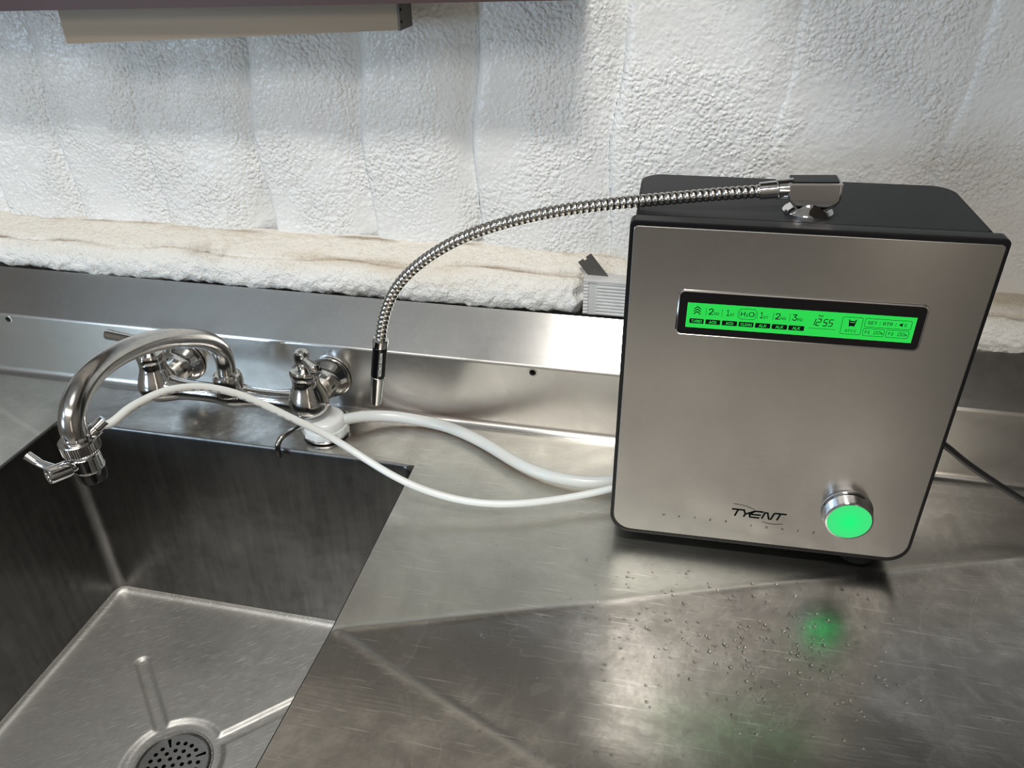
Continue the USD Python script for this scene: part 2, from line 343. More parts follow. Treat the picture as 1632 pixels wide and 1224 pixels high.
steel('steel_basin', 0.09, 0.21, 0.30, 0.42, stain=7.0, streak=(120.0, 120.0, 8.0), bump=0.05, drip=0.09)
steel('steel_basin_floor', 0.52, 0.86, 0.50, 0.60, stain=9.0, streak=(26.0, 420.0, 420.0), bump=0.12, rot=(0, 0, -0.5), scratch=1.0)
steel('steel_panel', 0.32, 0.37, 0.25, 0.30, stain=2.0, streak=(5.0, 5.0, 900.0), bump=0.03, aniso=0.65, tangent=(0.0, 0.0, 1.0))
steel('strainer_steel', 0.50, 0.62, 0.22, 0.32, stain=20.0, bump=0.02)
steel('old_chrome', 0.44, 0.74, 0.07, 0.22, stain=38.0, streak=(60.0, 60.0, 60.0), bump=0.02)
steel('satin_chrome', 0.42, 0.52, 0.14, 0.22, stain=20.0, streak=(60.0, 60.0, 60.0), bump=0.02)
steel('hose_steel', 0.50, 0.62, 0.14, 0.22, stain=60.0, streak=(60.0, 60.0, 60.0), bump=0.02)
mat('tan_board', {'g': ('geometry', {}), 'm': ('mapping', dict(scale=(3.0, 60.0, 90.0))), 'n': ('noise_texture', dict(scale=1.0, detail=3.0)),
    'r': ('rgb_ramp', dict(ramp=[(0.3, (0.24, 0.185, 0.125)), (0.7, (0.28, 0.22, 0.155))])), 'p': ('principled_bsdf', dict(roughness=0.5))},
    [('g.position', 'm.vector'), ('m.vector', 'n.vector'), ('n.fac', 'r.fac'), ('r.color', 'p.base_color')])
mat('white_tube', {'p': ('principled_bsdf', dict(base_color=(0.86, 0.85, 0.83), roughness=0.3, subsurface_weight=0.2, subsurface_scale=0.004))})
mat('grey_tube', {'p': ('principled_bsdf', dict(base_color=(0.72, 0.72, 0.71), roughness=0.25, subsurface_weight=0.2, subsurface_scale=0.006))})
mat('cup_white', {'p': ('principled_bsdf', dict(base_color=(0.80, 0.80, 0.79), roughness=0.28, subsurface_weight=0.15, subsurface_scale=0.004))})
mat('ribbed_white', {'g': ('geometry', {}), 'n': ('noise_texture', dict(scale=40.0, detail=3.0)), 'r': ('rgb_ramp', dict(ramp=[(0.3, (0.56, 0.56, 0.55)), (0.7, (0.70, 0.70, 0.69))])), 'p': ('principled_bsdf', dict(roughness=0.5))},
    [('g.position', 'n.vector'), ('n.fac', 'r.fac'), ('r.color', 'p.base_color')])
mat('water', {'p': ('principled_bsdf', dict(base_color=(1, 1, 1), roughness=0.02, ior=1.33, transmission_weight=1.0))})
plain('room_paint', (0.36, 0.33, 0.30), 0.8)
plain('dark_paint', (0.40, 0.36, 0.31), 0.7)
plain('blocker_dark', (0.07, 0.055, 0.045), 0.7)  # dark tone of the added blocker slab, so the right splash reflects dark
plain('room_ceiling', (0.72, 0.70, 0.67), 0.8)
plain('room_floor', (0.16, 0.14, 0.12), 0.6)
plain('clear_plastic', (0.62, 0.61, 0.58), 0.2, 0.0)

# ------------------------------------------------------------------ the room
ZF, ZC = -0.90, 2.15
solo('floor', cbox((-2.8, -3.6, ZF - 0.05), (2.6, 0.2, ZF)), 'room_floor', 'dark concrete floor under the sink counter', 'floor', 'structure', False)
solo('ceiling', cbox((-2.8, -3.6, ZC), (2.6, 0.2, ZC + 0.05)), 'room_ceiling', 'plain pale ceiling over the sink', 'ceiling', 'structure', False)
solo('wall_right', cbox((2.6, -3.6, ZF), (2.65, 0.2, ZC)), 'room_paint', 'plain wall on the right side', 'wall', 'structure', False)
solo('wall_front', cbox((-2.8, -3.65, ZF), (2.6, -3.6, ZC)), 'room_paint', 'plain wall facing the sink', 'wall', 'structure', False)
solo('wall_left', cbox((-2.85, -3.6, ZF), (-2.8, 0.2, ZC)), 'room_paint', 'plain wall on the left side', 'wall', 'structure', False)

# foam-covered back wall, bay by bay between the vertical creases
CREASES = [-2.8, -1.28, -1.11, -0.955, -0.83, -0.697, -0.539, -0.395, -0.252, -0.085, 0.095, 0.27, 0.46, 0.65, 2.6]
STRENGTH = [0.3, 0.5, 0.6, 0.35, 0.5, 0.35, 1.0, 0.85, 1.0, 0.45, 0.12, 0.2, 0.5, 0.5, 0.3]


def wall_y(x, z):
    """how far back the foam's face lies."""
    wob = (meshkit.noise(np.stack([z * 9, z * 0 + 3.3, z * 0], -1), 5) - 0.5) * 0.018
    y = np.full(x.shape, 0.104); xe = x - wob
    for a, b, s0, s1 in zip(CREASES[:-1], CREASES[1:], STRENGTH[:-1], STRENGTH[1:]):
        u = xe - a; w = b - xe; on = (u >= 0) & (w > 0)
        rough = 0.5 + 1.0 * meshkit.noise(np.stack([z * 14, z * 0 + b * 7, z * 0], -1), 2)
        d = s1 * (0.019 * np.exp(-np.maximum(w, 0) / 0.020) * rough + 0.004 * np.exp(-np.maximum(w, 0) / 0.05)) + s0 * 0.013 * np.exp(-np.maximum(u, 0) / 0.0035) * rough
        y = y + np.where(on, d, 0)
    P = np.stack([x, z * 0.55, z * 0], -1)
    y -= 0.016 * (meshkit.fbm(P * 8, 2, 11) - 0.5)
    Q = np.stack([x, z, z * 0], -1)
    y -= 0.0006 * (meshkit.fbm(Q * 60, 2, 4) - 0.5) + 0.0009 * (meshkit.noise(np.stack([x * 230, z * 200, x * 0], -1), 9) - 0.5) * (0.35 + 1.0 * meshkit.fbm(P * 16, 2, 40))
    return y


wall = thing('wall_back', 'bumpy white spray foam insulation wall behind the sink', 'wall', (0, 0.1, 0), kind='structure')
for a, b in zip(CREASES[:-1], CREASES[1:]):
    near = a > -1.3 and b < 0.7
    step = 0.0018 if near else 0.05
    xs = np.linspace(a, b, max(4, int((b - a) / step) + 1)); zs = np.arange(0.13, 0.62, step if near else 0.02)
    X, Z = np.meshgrid(xs, zs, indexing='ij')
    part(wall, 'foam_panel', flip(grid_mesh(np.stack([X, wall_y(X, Z), Z], -1))), 'foam', True)
part(wall, 'upper_wall', cbox((-2.8, 0.085, 0.615), (2.6, 0.16, ZC)), 'dark_paint', False)
part(wall, 'lower_wall', cbox((-2.8, 0.10, ZF), (2.6, 0.16, 0.14)), 'room_paint', False)


# rounded foam ledge above the steel
def ledge():
    xs = np.arange(-1.6, 1.0, 0.0025)
    prof = catmull([(0, 0.078, 0.1415), (0, 0.056, 0.146), (0, 0.047, 0.160), (0, 0.052, 0.178), (0, 0.066, 0.191), (0, 0.088, 0.200), (0, 0.112, 0.206)], 46)[0]
    nrm = np.gradient(prof, axis=0); nrm = np.stack([0 * nrm[:, 0], -nrm[:, 2], nrm[:, 1]], 1); nrm /= np.linalg.norm(nrm, axis=1, keepdims=True)
    s = np.linspace(0, 1, 46)
    X = np.repeat(xs[:, None], 46, 1); P = np.repeat(prof[None], len(xs), 0).copy(); P[..., 0] = X
    lump = meshkit.fbm(np.stack([X * 9, P[..., 1] * 14, P[..., 2] * 14], -1), 3, 21) - 0.5
    fine = meshkit.fbm(np.stack([X, P[..., 1], P[..., 2]], -1) * 110, 3, 31) - 0.5
    seam = np.exp(-((s[None] - 0.60 - 0.10 * (meshkit.noise(np.stack([X[:, :1] * 12, X[:, :1] * 0, X[:, :1] * 0], -1), 3) - 0.5)) / 0.022) ** 2) * (0.4 + 0.9 * meshkit.noise(np.stack([X * 30, X * 0, X * 0 + 5], -1), 8))
    low = np.clip((0.5 - s[None]) / 0.4, 0, 1)
    d = 0.013 * lump + 0.0050 * fine * (1 + 1.0 * low) - 0.0060 * seam
    gap = 1 / (1 + np.exp(-(X + 0.114 + 0.003 * np.sin(P[..., 2] * 260)) / 0.0014)) / (1 + np.exp((X - 0.26) / 0.003))   # cut away behind the appliance
    d = d * np.clip(np.minimum(s[None], 1 - s[None]) / 0.08, 0.15, 1)
    d -= gap * 0.019 * np.clip((0.70 - s[None]) / 0.08, 0, 1)
    P = P + d[..., None] * nrm[None]
    zfix = np.interp(xs, [-1.0, -0.57, -0.22, 0.37, 1.0], [0.0, -0.001, 0.002, -0.014, -0.014])
    P[..., 2] += zfix[:, None] * s[None]
    n1 = meshkit.noise(np.stack([X * 26, X * 0, X * 0 + 2], -1), 61); n2 = meshkit.fbm(np.stack([X * 60, P[..., 2] * 90, X * 0], -1), 3, 62)
    top = np.exp(-((s[None] - 0.93 - 0.05 * (n1 - 0.5)) / 0.020) ** 2) * np.clip(n1 * 1.6 - 0.35, 0, 1)
    mid = np.exp(-((s[None] - 0.60 - 0.10 * (meshkit.noise(np.stack([X * 12, X * 0, X * 0], -1), 3) - 0.5)) / 0.016) ** 2) * np.clip(meshkit.noise(np.stack([X * 19, X * 0, X * 0 + 9], -1), 64) * 1.7 - 0.35, 0, 1)
    smudge = np.exp(-((X + 0.610) / 0.030) ** 2 - ((s[None] - 0.57) / 0.09) ** 2) * np.clip(2.2 * n2 - 0.6, 0, 1)
    return flip(grid_mesh(P)), np.clip(0.85 * top + 0.85 * mid + 0.8 * smudge, 0, 1).reshape(-1)


LEDGE, CRACK = ledge()
lpath = solo('trim_1', LEDGE, 'foam_beige', 'yellowed lumpy foam ledge along the foot of the white foam wall', 'foam ledge', 'structure', True)
UsdGeom.PrimvarsAPI(stage.GetPrimAtPath(lpath)).CreatePrimvar('crack', Sdf.ValueTypeNames.FloatArray, 'vertex').Set(Vt.FloatArray.FromNumpy(CRACK.astype(np.float32)))

# ------------------------------------------------------------------ stainless sink counter
XL, XR, YB, ZB = -0.7836, -0.2875, -0.0973, -0.3019
YF = YB - (XR - XL); CX, CY = -0.5356, -0.3468
DP = np.array([XR, -0.3492])           # the low point where the drainboard's folds meet
DROP = 0.011


def deck_z(x, y):
    """Drainboard right of the basin: three flats meeting in two shallow folds that run to one low point at the basin's edge."""
    dx, dy = x - DP[0], y - DP[1]
    rise = DROP / 1.1
    base = -DROP + rise * dx
    up = base + 0.036 * (dy - 0.345 * dx)              # rear flat
    dn = base + 0.036 * (-(dy + 0.435 * dx))           # front flat
    k = 0.0002
    m = np.maximum(np.maximum(up, dn), base); z = m + k * np.log(np.exp((up - m) / k) + np.exp((dn - m) / k) + np.exp((base - m) / k))
    z = z + 0.0005 * np.exp(-((dy - 0.345 * dx) / 0.004) ** 2) * (dx > 0) + 0.0005 * np.exp(-((dy + 0.435 * dx) / 0.004) ** 2) * (dx > 0)
    return np.where(x < XR, z_rim(y), z) * np.clip((-y - 0.002) / 0.04, 0, 1)


def z_rim(y):
    dy = y - DP[1]; k = 0.0002; up, dn, base = -DROP + 0.036 * dy, -DROP - 0.036 * dy, -DROP + 0 * dy
    m = np.maximum(np.maximum(up, dn), base)
    return m + k * np.log(np.exp((up - m) / k) + np.exp((dn - m) / k) + np.exp((base - m) / k))


def top_z(x, y):
    x, y = np.broadcast_arrays(np.asarray(x, float), np.asarray(y, float))
    z = np.where(x >= XR - 1e-9, deck_z(x, y), 0.0)
    t = np.clip((x - (XR - 0.1)) / 0.1, 0, 1)
    z = np.where((x < XR - 1e-9), deck_z(np.full(x.shape, XR), y) * t * t, z)
    return z + 0.0006 * (meshkit.fbm(np.stack([x * 5, y * 7, x * 0], -1), 2, 6) - 0.5) * np.clip((-y) / 0.03, 0, 1)


sink = thing('sink_counter', 'brushed stainless steel sink counter with drainboard and sloped backsplash', 'sink', (-0.2, -0.3, 0))


def sheet(x0, x1, y0, y1, step=0.006):
    xs = np.linspace(x0, x1, max(2, int((x1 - x0) / step) + 1)); ys = np.linspace(y0, y1, max(2, int((y1 - y0) / step) + 1))
    X, Y = np.meshgrid(xs, ys, indexing='ij')
    return grid_mesh(np.stack([X, Y, top_z(X, Y)], -1))


YFR = YF - 0.035
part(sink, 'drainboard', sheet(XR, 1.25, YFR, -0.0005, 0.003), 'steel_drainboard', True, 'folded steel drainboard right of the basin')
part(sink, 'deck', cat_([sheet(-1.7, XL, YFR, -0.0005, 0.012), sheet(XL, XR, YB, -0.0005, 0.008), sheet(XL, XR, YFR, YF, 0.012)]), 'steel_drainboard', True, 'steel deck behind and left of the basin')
part(sink, 'front_apron', cbox((-1.7, YFR - 0.0015, -0.06), (1.25, YFR, 0.0)), 'steel_counter', False)


def loop(inset, rc, n_arc=8, n_side=40):
    """closed outline of the basin opening moved inward, same count for any radius."""
    x0, x1, y0, y1 = XL + inset, XR - inset, YF + inset, YB - inset; P = []
    cs = [(x1 - rc, y1 - rc, 0), (x0 + rc, y1 - rc, 90), (x0 + rc, y0 + rc, 180), (x1 - rc, y0 + rc, 270)]
    for k, (cx, cy, a0) in enumerate(cs):
        a = np.radians(np.linspace(a0, a0 + 90, n_arc + 1)); arc = np.stack([cx + rc * np.cos(a), cy + rc * np.sin(a)], 1); P.append(arc)
        nx = cs[(k + 1) % 4]; b = np.radians(nx[2]); e = np.array([nx[0] + rc * np.cos(b), nx[1] + rc * np.sin(b)])
        t = np.linspace(0, 1, n_side + 2)[1:-1, None]; P.append(arc[-1] * (1 - t) + e * t)
    return np.vstack(P)


def basin_walls():
    rings = []
    for inset, rc, dz in ((0.0, 0.0002, 0.0), (0.0006, 0.006, -0.0003), (0.0015, 0.010, -0.0014), (0.0021, 0.012, -0.0028), (0.0024, 0.013, -0.0045), (0.003, 0.015, -0.012)):
        L = loop(inset, rc); rings.append(np.c_[L, top_z(L[:, 0], L[:, 1]) + dz])
    R = 0.0085; it = 0.0055
    for t in (0.06, 0.12, 0.2, 0.35, 0.5, 0.65, 0.8, 0.92, 1.0):
        L = loop(0.003 + it * t, 0.015); z = -0.012 + (ZB + R + 0.012) * t
        rings.append(np.c_[L, np.full(len(L), z) + top_z(L[:, 0], L[:, 1]) * (1 - t)])
    for a in np.radians((15, 30, 45, 60, 75, 90)):
        L = loop(0.003 + it + R * (1 - math.cos(a)), 0.015); rings.append(np.c_[L, np.full(len(L), ZB + R * (1 - math.sin(a)))])
    V = np.array(rings); V = np.concatenate([V, V[:, :1]], 1)
    return grid_mesh(V[:-6]), grid_mesh(V[-7:]), rings[-1]


bw, cove_mesh, floor_loop = basin_walls()
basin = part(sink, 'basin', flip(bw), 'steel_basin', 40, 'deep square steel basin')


def floor_z(x, y):
    d = np.hypot(x - CX, y - CY); z = np.zeros(x.shape)
    sm = lambda t: np.clip(t, 0, 1) ** 2 * (3 - 2 * np.clip(t, 0, 1))
    ring = sm((0.0625 - d) / 0.007)
    g = np.zeros(x.shape)
    for a in (45, 135, 225, 315):
        e = np.array([math.cos(math.radians(a)), math.sin(math.radians(a))]); along = (x - CX) * e[0] + (y - CY) * e[1]; across = np.abs(-(x - CX) * e[1] + (y - CY) * e[0])
        over = np.maximum(0, along - 0.178); dd = np.hypot(across, over)
        g = np.maximum(g, sm((0.0105 - dd) / 0.006) * (along > 0))
    return -0.0042 * np.maximum(ring, g)


def basin_floor():
    poly = Polygon(floor_loop[:, :2])
    x0, y0, x1, y1 = poly.bounds
    xs = np.arange(x0, x1 + 1e-6, 0.0022); xs = np.linspace(x0, x1, len(xs)); ys = np.linspace(y0, y1, len(xs))
    X, Y = np.meshgrid(xs, ys, indexing='ij')
    P = np.stack([X, Y, ZB + floor_z(X, Y)], -1); m = grid_mesh(P)
    c = m.vertices[m.faces].mean(1); keep = np.hypot(c[:, 0] - CX, c[:, 1] - CY) > 0.0455
    import shapely
    keep &= shapely.contains_xy(poly.buffer(0.004), c[:, 0], c[:, 1])
    m.update_faces(keep); m.remove_unreferenced_vertices()
    return m


part(basin, 'cove', flip(cove_mesh), 'steel_basin_floor', True, 'rounded cove between basin walls and floor')
part(basin, 'basin_floor', basin_floor(), 'steel_basin_floor', True, 'basin floor with cross grooves running to the drain')
part(basin, 'drain_flange', lathe([(0.0425, -0.020), (0.0425, -0.0068), (0.0445, -0.0045), (0.0475, -0.0040), (0.0475, -0.0060), (0.0445, -0.0075), (0.0440, -0.020)], (CX, CY, ZB), sides=72, caps=False), 'strainer_steel', 30)
part(basin, 'drain_cup', lathe([(0.0002, -0.05), (0.040, -0.048), (0.044, -0.012), (0.0438, -0.012), (0.0395, -0.047), (0.0002, -0.049)], (CX, CY, ZB), sides=40, caps=False), 'dark_hole', 30)

# backsplash: upright, then leaning back
HZ, TY, TZ = 0.0956, 0.0495, 0.1451


def arc(c, r, a0, a1, n=7):
    a = np.radians(np.linspace(a0, a1, n)); return [(c[0] + r * math.cos(t), c[1] + r * math.sin(t)) for t in a]


cove, cr = 0.010, 0.007
face = [(-0.0105, 0.0)] + arc((-cove, cove), cove, -90, 0, 8)
k = cr * math.tan(math.radians(22.5))
face += arc((cr, HZ - k), cr, 180, 135, 8)
face += [(TY - 0.0008, TZ - 0.0008), (TY, TZ), (TY + 0.001, TZ - 0.0005)]
back = [(TY + 0.001, TZ - 0.004), (0.0022, HZ - 0.0005), (0.0018, HZ - 0.004), (0.0018, 0.002), (0.0018, -0.002), (-0.0105, -0.002)]
splash = prism(face + back, -1.7, 1.25, 'yz')
holes = [(-0.9108, 0.0885), (-0.1609, 0.0872)]
sm_ = man(splash)
for hx, hz in holes:
    sm_ = sm_ - man(lathe([(0.0042, -0.01), (0.0042, 0.01)], (hx, 0.0, hz), (0, 1, 0), 24))
splash = tri(sm_)
bs = part(sink, 'backsplash', splash, 'steel_splash', 30, 'steel backsplash, upright below and leaning back above')
for hx, hz in holes:
    part(bs, 'screw_hole', lathe([(0.0044, 0.006), (0.0044, 0.009), (0.0001, 0.009)], (hx, 0.0, hz), (0, 1, 0), 20, caps=False), 'dark_hole', 30)
    part(bs, 'hole_rim', lathe([(0.0041, -0.0006), (0.0056, -0.0004), (0.0060, 0.0004), (0.0041, 0.0004)], (hx, 0.0, hz), (0, 1, 0), 24, caps=False), 'strainer_steel', 30)


# drain strainer
def strainer():
    disc = Point(0, 0).buffer(0.0425, 48); cut = []
    h = lambda r, a, d=0.0026: cut.append(Point(r * math.cos(math.radians(a)), r * math.sin(math.radians(a))).buffer(d, 8))
    h(0, 0)
    for i in range(6): h(0.0105, 20 + 60 * i)
    for i in range(12): h(0.0198, 15 + 30 * i + 8)
    for q in range(4):
        a0 = 38 + 90 * q
        for t in (18, 36, 54, 72): h(0.0295, a0 + t)
        e = np.array([math.cos(math.radians(a0)), math.sin(math.radians(a0))]); nn = np.array([-e[1], e[0]])
        cut.append(Polygon([e * 0.0265 - nn * 0.0010, e * 0.0265 + nn * 0.0010, e * 0.0385 + nn * 0.0022, e * 0.0385 - nn * 0.0022]))
    pl = disc.difference(unary_union(cut))
    m = prism(pl, 0, 0.0016, 'xy'); m.apply_translation([CX, CY, ZB - 0.0062])
    return m


st = thing('drain_strainer', 'round perforated steel strainer sitting in the drain of the basin floor', 'drain strainer', (CX, CY, ZB - 0.0062))
part(st, 'perforated_plate', strainer(), 'strainer_steel', 20)
part(st, 'rim', lathe([(0.0412, 0.0), (0.0424, 0.0), (0.0424, 0.0022), (0.0419, 0.0026), (0.0412, 0.0018)], (CX, CY, ZB - 0.0062), sides=72, caps=False), 'strainer_steel', 30)

# ------------------------------------------------------------------ wall faucet
VY, VZ, SVY = -0.062, 0.056, -0.068
VX = (-0.645, -0.4335); BX = -0.537
fa = thing('faucet', 'wall mounted chrome faucet with two lever handles and long arched spout', 'faucet', (BX, 0, VZ))
bar = []
for i in range(41):
    t = i / 40; x = VX[0] + (VX[1] - VX[0]) * t; e = min(t, 1 - t) * 2
    bar.append((x, VY, VZ - 0.009))
rb = [0.0128 + 0.008 * math.exp(-((min(i, 40 - i)) / 5.0) ** 2) + 0.0045 * math.exp(-((i - 20.5) / 3.2) ** 2) for i in range(41)]
body_m = man(sweep(bar, rb, 28))
pear = [(0.002, -0.0235), (0.013, -0.0225), (0.0205, -0.018), (0.0242, -0.010), (0.0240, -0.001), (0.0212, 0.008), (0.0182, 0.016), (0.0165, 0.024), (0.0165, 0.031), (0.002, 0.031)]
prs = np.array(pear); prs = catmull(np.c_[prs[:, 0], prs[:, 1], 0 * prs[:, 0]], 40)[0]
for x in VX:
    body_m = body_m + man(lathe(prs[:, :2], (x, VY, VZ), (0, 0, 1), 40))
    body_m = body_m + man(lathe([(0.0175, 0.0), (0.0172, 0.02), (0.0160, 0.034), (0.0170, 0.045)], (x + 0.002, VY, VZ - 0.005), (0, 1, 0), 32))
body_m = body_m + man(lathe([(0.0165, -0.004), (0.0165, 0.012), (0.0150, 0.018), (0.004, 0.018)], (BX, SVY, VZ), (0, 0, 1), 36))
fb = tri(body_m.refine_to_length(0.004)); trimesh.smoothing.filter_taubin(fb, iterations=8)
part(fa, 'body', fb, 'old_chrome', True, 'stained chrome bridge body with two pear shaped valves')
for x in VX:
    part(fa, 'wall_flange', lathe([(0.0285, -0.0005), (0.0288, -0.003), (0.0265, -0.008), (0.0215, -0.014), (0.0195, -0.0185), (0.0190, -0.026), (0.0160, -0.026)][::1], (x + 0.002, -0.001, VZ - 0.005), (0, 1, 0), 48), 'old_chrome', 40)
    hexn = []
    prof = [(0.0155, 0.0295), (0.0172, 0.031), (0.0178, 0.0345), (0.0178, 0.0385), (0.0165, 0.0415), (0.0105, 0.0425), (0.0085, 0.0440)]
    part(fa, 'bonnet_nut', lathe(prof, (x, VY, VZ), (0, 0, 1), 48, knurl=lambda p, th: -0.0008 * np.abs(np.cos(3 * th))[None] * ((p[:, :1] > 0.0155) * 1.0)), 'old_chrome', 50)


def handle(x, end):
    s = lathe([(0.0070, 0.041), (0.0072, 0.047), (0.0090, 0.050), (0.0094, 0.060), (0.0088, 0.0645), (0.0070, 0.066), (0.0040, 0.0655), (0.0020, 0.067)], (x, VY, VZ), (0, 0, 1), 36)
    c = np.array([x, VY, VZ + 0.057]); e = np.array(end) - c
    P, L = catmull([c + e * t for t in (0.06, 0.2, 0.5, 0.8, 0.93, 1.0)], 24); tt = np.linspace(0, 1, 24)
    r = 0.0045 + 0.0026 * tt; r = r * np.where(tt > 0.94, np.sqrt(np.clip(1 - ((tt - 0.94) / 0.065) ** 2, 0.03, 1)), 1)
    return tri(man(s) + man(sweep(P, r, 24)))


part(fa, 'lever_handle', handle(VX[0], (-0.7160, -0.0450, 0.1075)), 'old_chrome', 40)
part(fa, 'lever_handle', handle(VX[1], (-0.3960, -0.0996, 0.1193)), 'old_chrome', 40)
DIR = np.array([0.03, -0.27, 0.0]); DIR /= np.linalg.norm(DIR)
SP = [(0.0, 0.060), (0.0, 0.078), (-0.003, 0.094), (0.000, 0.112), (0.016, 0.1335), (0.0503, 0.158), (0.0864, 0.1775), (0.1208, 0.1935), (0.1592, 0.2070), (0.2000, 0.2165), (0.2330, 0.2185), (0.2560, 0.2135), (0.2710, 0.2040), (0.2775, 0.1930), (0.2780, 0.1820)]
SPW = [np.array([BX, SVY, 0]) + DIR * s + np.array([0, 0, z]) for s, z in SP]
SPP, _ = catmull(SPW, 90)
spout = part(fa, 'spout', sweep(SPP, 0.0112, 32), 'satin_chrome', 50, 'long arched chrome spout')
part(fa, 'spout_nut', lathe([(0.0125, -0.006), (0.0182, -0.004), (0.0182, 0.0045), (0.0168, 0.0105), (0.0140, 0.0125), (0.0118, 0.0125)], (BX, SVY, 0.0705), (0, 0, 1), 48), 'old_chrome', 35)
# diverter valve on the spout's end
EP = SPW[-1]
AX = np.array([0.03, 0.045, -1.0]); AX /= np.linalg.norm(AX)       # down along the valve
dv = part(fa, 'diverter_valve', lathe([(0.0105, -0.002), (0.0122, 0.0005), (0.0122, 0.0030), (0.0118, 0.0200), (0.0130, 0.0215), (0.0130, 0.0345), (0.0134, 0.0353), (0.0134, 0.0362), (0.0128, 0.0370), (0.0126, 0.0450), (0.0118, 0.0488), (0.0105, 0.0495), (0.0105, 0.046), (0.002, 0.046)], EP, AX, 48), 'chrome', 35, 'shiny diverter valve screwed to the end of the spout')
part(dv, 'collar', lathe([(0.0125, 0.0035), (0.0158, 0.0035), (0.0166, 0.0045), (0.0166, 0.0052), (0.0163, 0.0058), (0.0163, 0.0150), (0.0166, 0.0156), (0.0160, 0.0170), (0.0138, 0.0195)], EP, AX, 144, knurl=lambda p, th: 0.0004 * np.sign(np.cos(48 * th))[None] * ((p[:, 1:] > 0.0056) & (p[:, 1:] < 0.0152))), 'satin_chrome', 30)
SD = np.array([-0.40, -0.88, 0.10]); SD /= np.linalg.norm(SD)      # lever shaft, towards the viewer and left
SO = EP + AX * 0.029
shaft = tri(man(lathe([(0.0050, 0.008), (0.0052, 0.015), (0.0070, 0.0155), (0.0078, 0.018), (0.0078, 0.033), (0.0072, 0.0345), (0.0050, 0.0345), (0.0048, 0.0335), (0.002, 0.0335)], SO, SD, 32))
            + man(sweep([SO + SD * 0.025 + q for q in [(-0.002, 0, 0.001), (-0.010, 0.001, 0.0030), (-0.018, 0.002, 0.0040), (-0.023, 0.0025, 0.0062), (-0.031, 0.003, 0.0110)]], [0.0052, 0.0042, 0.0040, 0.0044, 0.0046], 12)))
part(dv, 'lever', shaft, 'chrome', 35)
BD = np.array([0.50, 0.62, 0.52]); BD /= np.linalg.norm(BD)
BO = EP + AX * 0.011
part(dv, 'hose_barb', lathe([(0.0055, 0.009), (0.0055, 0.016), (0.0068, 0.0162), (0.0068, 0.0200), (0.0056, 0.0205), (0.0056, 0.030)], BO, BD, 28), 'chrome', 35)

# ------------------------------------------------------------------ thin white supply tube
TP = [BO + BD * 0.016, BO + BD * 0.024, (-0.4885, -0.3240, 0.1822), (-0.4875, -0.3009, 0.1812), (-0.4854, -0.2756, 0.1785), (-0.4798, -0.2524, 0.1747), (-0.4633, -0.2191, 0.1618), (-0.4338, -0.1921, 0.1374), (-0.3982, -0.1733, 0.1044), (-0.3649, -0.1584, 0.0746), (-0.3235, -0.1578, 0.0481), (-0.2763, -0.1692, 0.0330), (-0.2340, -0.1700, 0.0200), (-0.1905, -0.1690, 0.0150), (-0.1495, -0.1615, 0.0140), (-0.1096, -0.1470, 0.0140), (-0.0700, -0.1310, 0.0170), (-0.0400, -0.1180, 0.0210)]
tube = thing('supply_tube', 'thin white plastic tube arching from the faucet valve to the appliance', 'tube', (-0.19, -0.17, 0.012))
part(tube, 'tube', sweep(catmull(TP, 160)[0], 0.0041, 20), 'white_tube', 50)
mk = []
Pt, _ = catmull(TP, 400)
for k0 in list(range(28, 150, 6)):
    if (k0 * 7) % 5 == 0: continue
    T = Pt[k0 + 1] - Pt[k0 - 1]; T /= np.linalg.norm(T); n = np.cross(T, [0, 0, 1.0]); n /= np.linalg.norm(n); n = n if n @ np.array([0, -1, 0]) > 0 else -n
    up = np.cross(n, T); up = up if up[2] > 0 else -up; d = n * 0.92 - up * 0.38; w = np.cross(d, T)
    c = Pt[k0] + d * 0.00415
    q = np.array([c - T * 0.0020 - w * 0.0004, c + T * 0.0020 - w * 0.0004, c + T * 0.0020 + w * 0.0004, c - T * 0.0020 + w * 0.0004])
    mk.append(trimesh.convex.convex_hull(np.vstack([q, q - d * 0.0008])))
part(tube, 'printed_dashes', cat_(mk), 'grey_ink', False, 'faint grey print along the tube', 'stuff')

# ------------------------------------------------------------------ drain hose with weighted cup
CUP = np.array([-0.4195, -0.0560, 0.0])
dh = thing('drain_hose', 'grey white drain hose with cup shaped holder and bent metal outlet on the deck', 'drain hose', (CUP[0], CUP[1], 0))
HP = [CUP + (0.018, 0.005, 0.0175), (-0.392, -0.045, 0.0185), (-0.366, -0.028, 0.0150), (-0.335, -0.019, 0.0115), (-0.300, -0.0185, 0.0090), (-0.262, -0.0260, 0.0085), (-0.2045, -0.0545, 0.0085), (-0.159, -0.0835, 0.0085), (-0.118, -0.0985, 0.0085), (-0.081, -0.1020, 0.0090), (-0.0580, -0.0980, 0.0095), (-0.0400, -0.0920, 0.0100)]
part(dh, 'hose', sweep(catmull(HP, 120)[0], 0.0072, 24), 'grey_tube', 50)
part(dh, 'base_ring', lathe([(0.010, 0.001), (0.0275, 0.001), (0.0290, 0.0020), (0.0290, 0.0042), (0.0278, 0.0052), (0.010, 0.0052)], CUP, (0, 0, 1), 56), 'chrome', 35, 'thin metal ring under the cup')
th_ = 0.0
part(dh, 'cup', lathe([(0.012, 0.0058), (0.0265, 0.0058), (0.0285, 0.0070), (0.0284, 0.0085), (0.0276, 0.0120), (0.0262, 0.0190), (0.0248, 0.0245), (0.0225, 0.0272), (0.0180, 0.0284), (0.0002, 0.0286)], CUP, (0.02, -0.02, 1), 56), 'cup_white', 45, 'smooth white plastic cup')
